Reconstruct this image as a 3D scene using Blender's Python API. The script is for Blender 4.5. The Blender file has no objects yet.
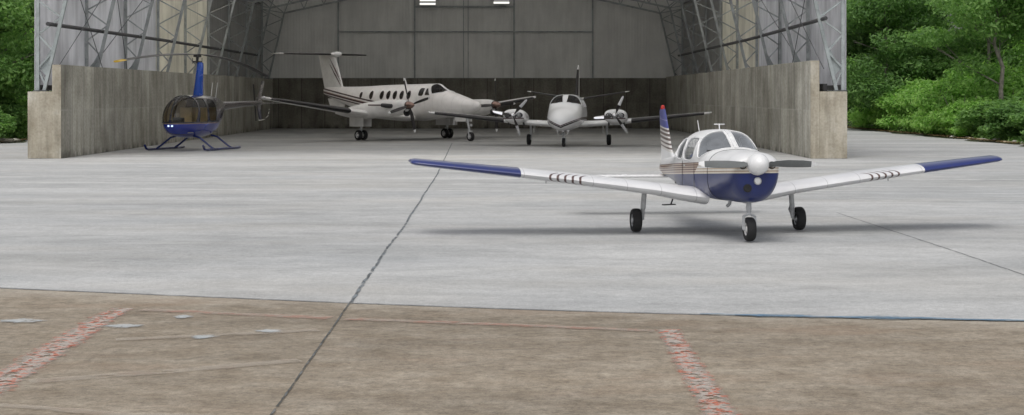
import bpy, bmesh, math, random
import numpy as np
from mathutils import Vector, Matrix
random.seed(7)
sc = bpy.context.scene
COL = sc.collection
R = math.radians
PI = math.pi

# ------------------------------------------------------------------ nodes
def new_mat(name):
    m = bpy.data.materials.new(name); m.use_nodes = True
    nt = m.node_tree
    for n in list(nt.nodes): nt.nodes.remove(n)
    out = nt.nodes.new('ShaderNodeOutputMaterial')
    return m, nt, out
class NT:
    def __init__(s, nt): s.nt = nt
    def n(s, t, **kw):
        nd = s.nt.nodes.new(t)
        for k, v in kw.items(): setattr(nd, k, v)
        return nd
    def l(s, a, b): s.nt.links.new(a, b)
    def math(s, op, a, b=None, c=None, clamp=False):
        nd = s.n('ShaderNodeMath', operation=op); nd.use_clamp = clamp
        for i, v in enumerate((a, b, c)):
            if v is None: continue
            if isinstance(v, (int, float)): nd.inputs[i].default_value = v
            else: s.l(v, nd.inputs[i])
        return nd.outputs[0]
    def mix(s, f, a, b, blend='MIX'):
        nd = s.n('ShaderNodeMix', data_type='RGBA', blend_type=blend)
        for sock, v in ((nd.inputs[0], f), (nd.inputs[6], a), (nd.inputs[7], b)):
            if isinstance(v, (int, float)): sock.default_value = v
            elif isinstance(v, (tuple, list)): sock.default_value = (v[0], v[1], v[2], 1)
            else: s.l(v, sock)
        return nd.outputs[2]
    def ramp(s, f, stops, interp='LINEAR'):
        nd = s.n('ShaderNodeValToRGB'); cr = nd.color_ramp; cr.interpolation = interp
        while len(cr.elements) > 1: cr.elements.remove(cr.elements[-1])
        for i, (p, c) in enumerate(stops):
            e = cr.elements[0] if i == 0 else cr.elements.new(p)
            e.position = p
            if isinstance(c, (int, float)): c = (c, c, c)
            e.color = (c[0], c[1], c[2], 1)
        s.l(f, nd.inputs[0]); return nd.outputs[0]
    def coord(s, kind='Object'):
        return s.n('ShaderNodeTexCoord').outputs[kind]
    def mapping(s, v, scale=(1,1,1), loc=(0,0,0), rot=(0,0,0)):
        nd = s.n('ShaderNodeMapping'); s.l(v, nd.inputs[0])
        nd.inputs['Scale'].default_value = scale; nd.inputs['Location'].default_value = loc
        nd.inputs['Rotation'].default_value = rot
        return nd.outputs[0]
    def noise(s, v, scale, detail=4, rough=.55, dist=0):
        nd = s.n('ShaderNodeTexNoise'); s.l(v, nd.inputs['Vector'])
        nd.inputs['Scale'].default_value = scale; nd.inputs['Detail'].default_value = detail
        nd.inputs['Roughness'].default_value = rough; nd.inputs['Distortion'].default_value = dist
        return nd.outputs[0]
    def sep(s, v):
        nd = s.n('ShaderNodeSeparateXYZ'); s.l(v, nd.inputs[0]); return nd.outputs
    def bsdf(s, color, rough=.5, metal=0, spec=.5, coat=0, bump=None, bstr=.3, bdist=.02):
        nd = s.n('ShaderNodeBsdfPrincipled')
        for k, v in (('Base Color', color), ('Roughness', rough), ('Metallic', metal)):
            if isinstance(v, (int, float)): nd.inputs[k].default_value = v
            elif isinstance(v, (tuple, list)): nd.inputs[k].default_value = (v[0], v[1], v[2], 1)
            else: s.l(v, nd.inputs[k])
        nd.inputs['Specular IOR Level'].default_value = spec
        nd.inputs['Coat Weight'].default_value = coat
        nd.inputs['Coat Roughness'].default_value = .12
        if bump is not None:
            b = s.n('ShaderNodeBump'); b.inputs['Strength'].default_value = bstr
            b.inputs['Distance'].default_value = bdist
            s.l(bump, b.inputs['Height']); s.l(b.outputs[0], nd.inputs['Normal'])
        return nd.outputs[0]

def paint(name, col, rough=.35, metal=0, coat=0, var=.12, scale=3, bump=0, spec=.5):
    m, nt, out = new_mat(name); N = NT(nt)
    co = N.coord()
    a = N.noise(co, scale, 5); b = N.noise(co, scale*9, 3)
    f = N.math('ADD', N.math('MULTIPLY', a, .7), N.math('MULTIPLY', b, .3))
    c = N.ramp(f, [(.3, tuple(x*(1-var*1.6) for x in col)), (.55, col), (.75, tuple(min(1, x*(1+var*.6)) for x in col))])
    r = N.math('ADD', rough-.06, N.math('MULTIPLY', a, .14))
    s = N.bsdf(c, r, metal, spec, coat, b if bump else None, bump, .01)
    N.l(s, out.inputs[0]); return m

M = {}
M['white'] = paint('white_aircraft_paint', (.78,.78,.78), .25, coat=.4, var=.06)
M['white_dull'] = paint('white_dull_paint', (.76,.745,.73), .4, coat=.2, var=.1)
M['blue'] = paint('deep_blue_paint', (.007,.020,.125), .25, coat=.5, var=.15)
M['brightblue'] = paint('mast_blue_paint', (.006,.07,.42), .25, coat=.5, var=.1)
M['black'] = paint('black_rubber', (.014,.014,.015), .75, var=.3, scale=20)
M['boot'] = paint('deicing_boot', (.012,.010,.011), .45, var=.2)
M['dark'] = paint('dark_trim', (.03,.03,.032), .5, var=.2)
M['metal'] = paint('bare_metal', (.55,.56,.58), .3, metal=.9, var=.15, scale=8)
M['chrome'] = paint('polished_spinner', (.75,.75,.77), .12, metal=1, var=.05)
M['spin_dark'] = paint('copper_spinner', (.30,.20,.17), .2, metal=.9, var=.1)
M['gearwhite'] = paint('gear_paint', (.55,.56,.57), .4, var=.2, scale=10)
M['bladegrey'] = paint('propeller_grey', (.13,.14,.14), .4, var=.15)
M['bladedark'] = paint('propeller_dark', (.025,.022,.022), .35, var=.15)
M['seat_tan'] = paint('tan_leather', (.62,.52,.33), .6, var=.2)
M['seat_grey'] = paint('grey_fabric', (.22,.21,.21), .8, var=.2)
M['red'] = paint('red_lens', (.45,.03,.02), .2, var=.1)
M['yellow'] = paint('yellow_tip', (.75,.5,.06), .4, var=.1)
M['maroon'] = paint('maroon_trim', (.06,.018,.02), .3, coat=.3)
M['steel'] = paint('galvanised_steel', (.42,.46,.46), .45, metal=.35, var=.25, scale=2.5)
M['steel_dark'] = paint('weathered_steel', (.13,.135,.14), .6, metal=.2, var=.35, scale=2.5)
M['steel_inner'] = paint('shaded_steel', (.40,.425,.43), .55, metal=.2, var=.3, scale=2.5)
M['pipe'] = paint('dark_pipe', (.055,.055,.058), .6, var=.3)
M['bark'] = paint('tree_bark', (.24,.22,.185), .9, var=.4, scale=5, bump=.6)
M['wood'] = paint('weathered_plank', (.5,.42,.28), .8, var=.3, scale=5)
M['rubble'] = paint('pale_rubble', (.5,.48,.42), .9, var=.3, scale=4)
M['ground'] = paint('soil_and_grass', (.075,.085,.04), .95, var=.5, scale=1.5, bump=.6)
M['litter'] = paint('leaf_litter', (.2,.14,.06), .9, var=.6, scale=9, bump=.6)

def glass(name, tint, opac=.25, gcol=.9, haze=0):
    m, nt, out = new_mat(name); N = NT(nt)
    tr = N.n('ShaderNodeBsdfTransparent'); tr.inputs[0].default_value = (*tint, 1)
    gl = N.n('ShaderNodeBsdfGlossy'); gl.inputs['Roughness'].default_value = .03
    gl.inputs[0].default_value = (gcol, gcol, gcol, 1)
    fr = N.n('ShaderNodeLayerWeight'); fr.inputs[0].default_value = .35
    no = N.noise(N.coord(), 2.2, 3)
    f = N.math('ADD', N.math('MULTIPLY', fr.outputs['Fresnel'], .8), N.math('MULTIPLY', no, opac), clamp=True)
    mx = N.n('ShaderNodeMixShader'); N.l(f, mx.inputs[0]); N.l(tr.outputs[0], mx.inputs[1]); N.l(gl.outputs[0], mx.inputs[2])
    if haze:
        df = N.n('ShaderNodeBsdfDiffuse'); df.inputs[0].default_value = (.6,.64,.68,1)
        m2 = N.n('ShaderNodeMixShader'); N.l(N.math('MULTIPLY', no, haze), m2.inputs[0]); N.l(mx.outputs[0], m2.inputs[1]); N.l(df.outputs[0], m2.inputs[2]); mx = m2
    N.l(mx.outputs[0], out.inputs[0]); return m
M['glass'] = glass('clear_plexiglass', (.74,.78,.80), .55, .85, .34)
M['glass_smoke'] = glass('smoked_plexiglass', (.22,.15,.11), .06, .28)
M['glass_cabin'] = glass('cabin_window', (.12,.1,.09), .1, .6)
M['glass_heli'] = glass('bubble_plexiglass', (.95,.91,.83), .04, .55)

def concrete_wall(name='board_formed_concrete', k=1):
    m, nt, out = new_mat(name); N = NT(nt)
    g = N.coord(); s = N.sep(g)
    # formwork seams: vertical every 0.85 m along wall, one horizontal
    al = N.math('ADD', s[0], s[1])
    fx = N.math('FRACT', N.math('DIVIDE', al, 1.74))
    seam = N.math('LESS_THAN', fx, .045)
    cell = N.math('FLOOR', N.math('DIVIDE', al, 1.74))
    fz = N.math('ABSOLUTE', N.math('SUBTRACT', s[2], 1.9))
    seamz = N.math('LESS_THAN', fz, .03)
    wn = N.n('ShaderNodeTexWhiteNoise', noise_dimensions='2D')
    cb = N.n('ShaderNodeCombineXYZ'); N.l(cell, cb.inputs[0]); N.l(N.math('GREATER_THAN', s[2], 1.9), cb.inputs[1])
    N.l(cb.outputs[0], wn.inputs['Vector'])
    big = N.noise(g, .45, 6, .6)
    streak = N.noise(N.mapping(g, (1.9,1.9,.3)), 1, 6, .62)
    fine = N.noise(g, 9, 5, .6)
    base = N.ramp(big, [(.3,(.27,.262,.222)), (.5,(.39,.38,.335)), (.7,(.51,.50,.45))])
    st = N.ramp(streak, [(.34,(.68,.67,.64)), (.5,(.95,.94,.92)), (.66,(1.12,1.11,1.09))])
    c = N.mix(.85, base, st, 'MULTIPLY')
    c = N.mix(.55, c, N.ramp(wn.outputs[0], [(0,.66),(1,1.14)]), 'MULTIPLY')
    c = N.mix(.6, c, N.ramp(fine, [(.3,.6),(.6,1.1)]), 'MULTIPLY')
    wob = N.math('MULTIPLY', N.math('MAXIMUM', seam, seamz), N.ramp(N.noise(g, 1.5, 3), [(.35,.25),(.6,.85)]))
    c = N.mix(wob, c, N.mix(.5, c, (.42,.41,.37)), 'MIX')
    edge_ = N.math('MULTIPLY', N.math('GREATER_THAN', fx, .045), N.math('LESS_THAN', fx, .085))
    c = N.mix(N.math('MULTIPLY', edge_, .55), c, (.10,.095,.08))
    low = N.math('MULTIPLY', N.ramp(s[2], [(0,1),(.35,0)]), N.ramp(N.noise(N.mapping(g,(1,1,.5)), 1.6, 5), [(.45,0),(.6,.8)]))
    c = N.mix(low, c, (.05,.048,.04))
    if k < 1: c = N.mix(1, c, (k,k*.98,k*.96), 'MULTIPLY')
    N.l(N.bsdf(c, .9, spec=.2, bump=N.math('ADD', fine, N.math('MULTIPLY', seam, -1.)), bstr=.5, bdist=.03), out.inputs[0])
    return m
M['concrete'] = concrete_wall(); M['concrete_dark'] = concrete_wall('shaded_board_formed_concrete', .5)  # second copy is darkened: back wall shade put into the colour
def pier_mat():
    m, nt, out = new_mat('pale_pier_concrete'); N = NT(nt)
    g = N.coord()
    big = N.noise(g, .8, 6, .6); streak = N.noise(N.mapping(g, (4,4,.4)), 1, 6, .65); fine = N.noise(g, 12, 5)
    base = N.ramp(big, [(.3,(.30,.265,.2)), (.55,(.47,.43,.35)), (.75,(.6,.57,.5))])
    c = N.mix(.6, base, N.ramp(streak, [(.3,.55),(.6,1.1)]), 'MULTIPLY')
    c = N.mix(.5, c, N.ramp(fine, [(.3,.7),(.6,1.08)]), 'MULTIPLY')
    N.l(N.bsdf(c, .9, spec=.2, bump=fine, bstr=.4, bdist=.02), out.inputs[0]); return m
M['pier'] = pier_mat()

def sheeting(name, col, transl, dirt=.25):
    m, nt, out = new_mat(name); N = NT(nt)
    g = N.coord(); s = N.sep(g)
    n1 = N.noise(g, .5, 5, .6); n2 = N.noise(N.mapping(g, (2,2,.3)), 1, 4)
    c = N.mix(1, col, N.ramp(N.math('MULTIPLY', N.math('ADD', n1, n2), .5), [(.35,1-dirt),(.6,1.08)]), 'MULTIPLY')
    wave = N.math('SINE', N.math('MULTIPLY', N.math('ADD', s[0], s[1]), 28))
    d = N.bsdf(c, .75, spec=.2, bump=wave, bstr=.25, bdist=.02)
    if transl > 0:
        t = N.n('ShaderNodeBsdfTranslucent'); N.l(c, t.inputs[0])
        mx = N.n('ShaderNodeMixShader'); mx.inputs[0].default_value = transl
        N.l(d, mx.inputs[1]); N.l(t.outputs[0], mx.inputs[2]); d = mx.outputs[0]
    N.l(d, out.inputs[0]); return m
M['sheet'] = sheeting('grey_sheeting', (.80,.80,.82), .62)
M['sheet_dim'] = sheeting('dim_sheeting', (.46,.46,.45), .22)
M['sheet_beige'] = sheeting('beige_translucent_sheeting', (.86,.83,.75), .68)
M['sheet_back'] = sheeting('gable_sheeting', (.80,.80,.785), .03, .12)
M['roof'] = sheeting('roof_sheeting', (.92,.91,.89), .9, .1)  # unseen roof, made translucent as added fill light for the interior
M['roof_dim'] = sheeting('dim_roof_sheeting', (.76,.75,.72), .46, .2)  # back bays pass less light, added to dim the rear of the hangar

def apron_mat(front):
    m, nt, out = new_mat('stained_brown_concrete' if front else 'pale_apron_concrete'); N = NT(nt)
    g = N.coord()
    wide = N.noise(N.mapping(g, (.10,.32,1)), 1, 6, .6, .6)
    streak = N.noise(N.mapping(g, (.45,1.1,1)), 1, 8, .68, .8)
    mid = N.noise(N.mapping(g, (1.5,1.9,1)), 1, 9, .75)
    fine = N.noise(g, 14, 8, .7)
    grain = N.noise(g, 70, 4, .7)
    pit = N.noise(g, 6.5, 7, .78)
    if front:
        base = N.ramp(mid, [(.28,(.20,.160,.115)), (.45,(.265,.222,.168)), (.58,(.32,.275,.216)), (.75,(.40,.355,.29))])
        c = N.mix(.7, base, N.ramp(streak, [(.33,.82),(.62,1.1)]), 'MULTIPLY')
        c = N.mix(.75, c, N.ramp(fine, [(.3,.62),(.5,1.0),(.7,1.2)]), 'MULTIPLY')
        c = N.mix(.6, c, N.ramp(wide, [(.34,.80),(.50,1.02),(.62,1.15)]), 'MULTIPLY')
        c = N.mix(.9, c, N.ramp(pit, [(.36,.74),(.5,.99),(.63,1.15)]), 'MULTIPLY')
        # dust washed along the joint: paler strip
        y = N.sep(g)
        d = N.math('SUBTRACT', N.math('ADD', y[1], N.math('MULTIPLY', y[0], .235)), 18.75)
        pale = N.ramp(N.math('ADD', d, N.math('MULTIPLY', mid, 1.2)), [(-.6 if False else 0,0),(1,.55)])
        c = N.mix(pale, c, (.45,.41,.35))
        rust = N.ramp(N.noise(N.mapping(g,(.35,.9,1),(9,4,0)), 1, 5), [(.55,0),(.75,.35)])
        c = N.mix(rust, c, (.33,.22,.15))
    else:
        base = N.ramp(wide, [(.3,(.34,.345,.342)), (.5,(.43,.433,.428)), (.7,(.52,.52,.51))])
        c = N.mix(.55, base, N.ramp(streak, [(.3,.78),(.5,1.),(.7,1.13)]), 'MULTIPLY')
        c = N.mix(.7, c, N.ramp(mid, [(.3,.80),(.65,1.13)]), 'MULTIPLY')
        c = N.mix(.7, c, N.ramp(fine, [(.3,.76),(.65,1.14)]), 'MULTIPLY')
        c = N.mix(.7, c, N.ramp(pit, [(.34,.84),(.5,1.0),(.66,1.10)]), 'MULTIPLY')
        wht = N.ramp(N.noise(N.mapping(g,(.5,.9,1),(5,2,0)), 1, 8, .7), [(.52,0),(.68,.45)])
        c = N.mix(wht, c, (.58,.58,.565))
        y = N.sep(g)
        # washed pale lines running across the apron
        for y0, sl, w, st in ((48.3,.05,.13,.9),(45.0,.09,.10,.8),(42.0,.09,.10,.7),(38.4,.02,.09,.5),(52.5,.03,.12,.6),(33.2,.05,.05,.4),(60.5,.0,.14,.6)):
            dd = N.math('ABSOLUTE', N.math('ADD', N.math('SUBTRACT', y[1], y0), N.math('ADD', N.math('MULTIPLY', y[0], sl), N.math('MULTIPLY', wide, .5))))
            k = N.math('MULTIPLY', N.ramp(N.math('DIVIDE', dd, w*3), [(0,st),(1,0)]), N.ramp(mid, [(.4,.1),(.6,1)]))
            c = N.mix(k, c, (.62,.62,.60))
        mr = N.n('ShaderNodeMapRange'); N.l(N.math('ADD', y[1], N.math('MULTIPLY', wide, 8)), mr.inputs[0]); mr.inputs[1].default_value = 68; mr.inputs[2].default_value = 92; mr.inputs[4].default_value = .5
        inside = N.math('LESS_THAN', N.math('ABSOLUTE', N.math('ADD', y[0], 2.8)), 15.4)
        c = N.mix(N.math('MULTIPLY', mr.outputs[0], inside), c, (.12,.118,.11))  # floor colour darkens towards the hangar back: interior shade painted in
        tan = N.ramp(N.noise(N.mapping(g,(.12,.3,1),(3,1,0)), 1, 5), [(.5,0),(.7,.35)])
        c = N.mix(tan, c, (.46,.43,.38))
        blu = N.ramp(N.noise(N.mapping(g,(.12,.3,1),(13,7,0)), 1, 5), [(.5,0),(.7,.3)])
        c = N.mix(blu, c, (.40,.42,.44))
    sp = N.ramp(grain, [(.36,.62),(.5,1.),(.66,1.22)])
    c = N.mix(.7, c, sp, 'MULTIPLY')
    N.l(N.bsdf(c, .82, spec=.3, bump=N.math('ADD', fine, grain), bstr=.25, bdist=.01), out.inputs[0]); return m
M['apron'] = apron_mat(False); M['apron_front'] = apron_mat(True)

def worn(name, col, col2, cover, scale=6, stretch=(1,1,1), patch=.5, opac=1):
    m, nt, out = new_mat(name); N = NT(nt)
    g = N.coord()
    n = N.noise(N.mapping(g, stretch), scale, 7, .7); n2 = N.noise(N.mapping(g, stretch, (7,3,1)), scale*1.1, 8, .75)
    c = N.mix(N.ramp(n2, [(patch-.02,0),(patch+.04,1)]), col, col2)
    uv = N.sep(N.coord('UV'))          # U across the strip: feathered border
    edge = N.math('MULTIPLY', N.math('MULTIPLY', uv[0], N.math('SUBTRACT', 1, uv[0])), 4)
    a = N.math('MULTIPLY', N.ramp(n, [(cover-.06,0),(cover+.05,1)]), N.ramp(N.math('ADD', edge, N.math('MULTIPLY', N.math('SUBTRACT', n2, .5), 2.4)), [(.2,0),(.85,1)]))
    a = N.math('MULTIPLY', a, opac)
    tr = N.n('ShaderNodeBsdfTransparent'); mx = N.n('ShaderNodeMixShader')
    N.l(a, mx.inputs[0]); N.l(tr.outputs[0], mx.inputs[1]); N.l(N.bsdf(c, .8, spec=.2), mx.inputs[2])
    N.l(mx.outputs[0], out.inputs[0]); return m
M['mark_red'] = worn('flaking_red_on_white_paint', (.48,.43,.385), (.52,.17,.11), .45, 8, (1,1,1), .53, .85)
M['mark_pink'] = worn('faded_pink_paint', (.47,.40,.34), (.46,.27,.21), .40, 5, (.7,1,1), .50, .5)
M['mark_pale'] = worn('faded_pale_paint', (.50,.45,.38), (.46,.38,.31), .42, 4, (.6,1,1), .55, .42)
M['mark_blue'] = worn('spilled_blue_paint', (.12,.20,.28), (.50,.56,.60), .46, 2.5, (.5,3,1), .57)
M['joint'] = worn('joint_sealant', (.06,.066,.068), (.16,.17,.17), .40, 3, (1,1,1), .5, .85)
M['joint_far'] = worn('broken_joint_sealant', (.09,.10,.105), (.22,.25,.27), .44, 2.5, (1,1,1), .5, .8)
M['patch'] = worn('pale_patching', (.54,.56,.56), (.44,.47,.48), .38, 5, (1,1,1), .5, .8)

def striped(name, a, b, stops, col_above, extra=None):
    """paint whose colour follows the height above the line z = a + b*x (object space)"""
    m, nt, out = new_mat(name); N = NT(nt)
    g = N.coord(); s = N.sep(g)
    t = N.math('SUBTRACT', s[2], N.math('ADD', a, N.math('MULTIPLY', s[0], b)))
    c = N.ramp(N.math('ADD', N.math('MULTIPLY', t, 1.), .5), stops, 'CONSTANT')
    if extra: c = extra(N, s, c)
    n = N.noise(g, 3, 5)
    c = N.mix(.5, c, N.ramp(n, [(.3,.82),(.6,1.04)]), 'MULTIPLY')
    geo = N.n('ShaderNodeNewGeometry')
    c = N.mix(geo.outputs['Backfacing'], c, (.12,.11,.11))
    sm = N.math('FRACT', N.math('DIVIDE', N.math('ADD', s[0], 10.13), .56))
    c = N.mix(N.math('MULTIPLY', N.math('LESS_THAN', sm, .016), .25), c, (.05,.05,.05))
    N.l(N.bsdf(c, .3, coat=.3), out.inputs[0]); return m
W = (.72,.72,.72)
BL = (.006,.017,.115)
def piper_extra(N, s, c):
    # lighter, cream-and-tan pinstripes on the cowl instead of maroon ones
    t = N.math('SUBTRACT', s[2], N.math('ADD', 1.05, N.math('MULTIPLY', s[0], .052)))
    lite = N.ramp(N.math('ADD', t, .5), [(0,BL),(.5,(.66,.6,.5)),(.525,(.3,.2,.13)),(.54,(.7,.66,.6)),(.575,(.45,.33,.22)),(.59,W),(.63,(.42,.33,.24)),(.64,W)], 'CONSTANT')
    return N.mix(N.math('GREATER_THAN', N.math('ADD', s[0], N.math('MULTIPLY', t, -1.5)), .55), c, lite)
MAR = (.13,.055,.045); CR = (.62,.53,.42)
M['piper_body'] = striped('blue_white_fuselage', 1.05, .052,
    [(0,BL),(.5,CR),(.52,MAR),(.545,CR),(.56,MAR),(.59,CR),(.603,MAR),(.632,CR),(.643,MAR),(.67,CR),(.68,MAR),(.70,W)], W, piper_extra)
def piper_fin():
    m, nt, out = new_mat('striped_fin_paint'); N = NT(nt)
    g = N.coord(); s = N.sep(g)
    t = N.math('DIVIDE', N.math('SUBTRACT', s[2], 1.0), 1.2)
    MB_, CW = (.12,.085,.075), (.62,.60,.57)
    stops = [(0,W),(.30,CW),(.34,MB_),(.37,CW),(.41,MB_),(.44,CW),(.48,MB_),(.52,CW),(.55,MB_),(.59,CW),(.62,MB_),(.66,CW),(.68,(.05,.06,.24)),(.80,(.2,.2,.36)),(.82,(.05,.06,.24))]
    c = N.ramp(N.math('ADD', t, N.math('MULTIPLY', N.math('ADD', s[0], 4.3), .06)), [(max(0,p-.27*0),q) for p,q in stops], 'CONSTANT')
    N.l(N.bsdf(c, .35, coat=.4), out.inputs[0]); return m
M['piper_fin'] = piper_fin()
def piper_wing():
    m, nt, out = new_mat('wing_paint_with_blue_tips'); N = NT(nt)
    g = N.coord(); s = N.sep(g)
    ay = N.math('ABSOLUTE', s[1])
    dx = N.math('SUBTRACT', .7, s[0])
    tip = N.math('GREATER_THAN', ay, 3.72)
    cur = N.math('ADD', ay, N.math('MULTIPLY', N.math('MULTIPLY', dx, dx), 4.0))
    f = N.math('FRACT', N.math('DIVIDE', N.math('SUBTRACT', cur, 2.66), .135))
    band = N.math('MULTIPLY', N.math('LESS_THAN', f, .30), N.math('MULTIPLY', N.math('GREATER_THAN', cur, 2.66), N.math('LESS_THAN', cur, 3.335)))
    band = N.math('MULTIPLY', band, N.math('GREATER_THAN', s[0], .50))
    c = N.mix(band, (.70,.70,.71), (.10,.055,.05))
    c = N.mix(tip, c, (.007,.02,.145))
    n = N.noise(N.mapping(g,(1,.5,1)), 2.5, 6)
    c = N.mix(.7, c, N.ramp(n, [(.3,.80),(.6,1.03)]), 'MULTIPLY')
    sm = N.math('FRACT', N.math('DIVIDE', ay, .61))
    c = N.mix(N.math('MULTIPLY', N.math('LESS_THAN', sm, .016), .4), c, (.05,.05,.05))
    gp = N.math('LESS_THAN', N.math('ABSOLUTE', N.math('ADD', s[0], N.math('SUBTRACT', .66, N.math('MULTIPLY', ay, .03)))), .008)
    c = N.mix(N.math('MULTIPLY', gp, N.math('LESS_THAN', ay, 4.9)), c, (.03,.03,.03))
    N.l(N.bsdf(c, .3, coat=.4), out.inputs[0]); return m
M['piper_wing'] = piper_wing()
KW = (.80,.775,.755)
M['turbo_body'] = striped('white_maroon_fuselage', 1.45, -.13,
    [(0,KW),(.30,(.05,.02,.022)),(.36,KW),(.41,(.06,.02,.025)),(.49,(.45,.36,.30)),(.52,KW),(.58,(.05,.018,.022)),(.65,KW)], KW,
    lambda N, s, c: N.mix(N.ramp(s[0], [(0,0),(.02,1)]) if False else N.math('GREATER_THAN', s[0], .8), c, KW))
def twin_extra(N, s, c):
    return c
def twin_body():
    m, nt, out = new_mat('white_fuselage_with_nose_chevron'); N = NT(nt)
    g = N.coord(); s = N.sep(g)
    ay = N.math('ABSOLUTE', s[1])
    t = N.math('SUBTRACT', s[2], N.math('ADD', .95, N.math('MULTIPLY', ay, .42)))
    c = N.ramp(N.math('ADD', t, .5), [(0,(.74,.74,.75)),(.47,(.02,.015,.02)),(.545,(.6,.59,.6)),(.56,(.06,.02,.03)),(.60,(.78,.79,.80))], 'CONSTANT')
    geo = N.n('ShaderNodeNewGeometry')
    c = N.mix(geo.outputs['Backfacing'], c, (.05,.04,.035))
    N.l(N.bsdf(c, .25, coat=.6), out.inputs[0]); return m
M['twin_body'] = twin_body()
def heli_body():
    m, nt, out = new_mat('dark_blue_helicopter_paint'); N = NT(nt)
    g = N.coord(); s = N.sep(g)
    t = N.math('ADD', s[2], -.5)
    c = N.ramp(t, [(0,(.006,.022,.24)),(.42,(.30,.22,.16)),(.445,(.02,.018,.045)),(.9,(.03,.022,.02))], 'CONSTANT')
    geo = N.n('ShaderNodeNewGeometry')
    c = N.mix(geo.outputs['Backfacing'], c, (.22,.17,.11))
    N.l(N.bsdf(c, .22, coat=.8), out.inputs[0]); return m
M['heli_body'] = heli_body()
def dashed():
    m, nt, out = new_mat('dashed_white_marking'); N = NT(nt)
    s = N.sep(N.coord())
    f = N.math('FRACT', N.math('MULTIPLY', N.math('ADD', s[2], s[0]), 6.5))
    c = N.mix(N.math('LESS_THAN', f, .55), (.02,.02,.02), (.7,.68,.62))
    N.l(N.bsdf(c, .4), out.inputs[0]); return m
M['dashed'] = dashed()
def emit(name, col, st):
    m, nt, out = new_mat(name); N = NT(nt)
    e = N.n('ShaderNodeEmission'); e.inputs[0].default_value = (*col,1); e.inputs[1].default_value = st
    N.l(e.outputs[0], out.inputs[0]); return m
M['tube_light'] = emit('lit_fluorescent', (1,.98,.93), 1.1)
M['lamp_on'] = emit('lit_landing_light', (.6,.75,1), 1.6)

def leaf(name, cols):
    m, nt, out = new_mat(name); N = NT(nt)
    geo = N.n('ShaderNodeNewGeometry'); oi = N.n('ShaderNodeObjectInfo')
    g = N.coord()
    n = N.noise(g, .55, 4)
    f = N.math('ADD', N.math('MULTIPLY', geo.outputs['Random Per Island'], .5), N.math('MULTIPLY', n, .7))
    f = N.math('ADD', f, N.math('MULTIPLY', N.math('SUBTRACT', oi.outputs['Random'], .5), .25))
    c = N.ramp(f, [(.2,cols[0]),(.55,cols[1]),(.9,cols[2])])
    d = N.bsdf(c, .55, spec=.3)
    t = N.n('ShaderNodeBsdfTranslucent'); N.l(N.mix(1, c, (1.2,1.3,.8), 'MULTIPLY'), t.inputs[0])
    mx = N.n('ShaderNodeMixShader'); mx.inputs[0].default_value = .5
    N.l(d, mx.inputs[1]); N.l(t.outputs[0], mx.inputs[2]); N.l(mx.outputs[0], out.inputs[0]); return m
M['leaf_dark'] = leaf('dark_green_leaves', ((.06,.12,.045),(.13,.235,.08),(.23,.37,.13)))
M['leaf_mid'] = leaf('mid_green_leaves', ((.08,.16,.055),(.17,.315,.095),(.28,.45,.15)))
M['leaf_bright'] = leaf('bright_green_leaves', ((.13,.26,.065),(.27,.48,.12),(.42,.64,.20)))
M['leaf_olive'] = leaf('olive_leaves', ((.035,.045,.015),(.08,.095,.03),(.14,.15,.05)))

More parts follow.
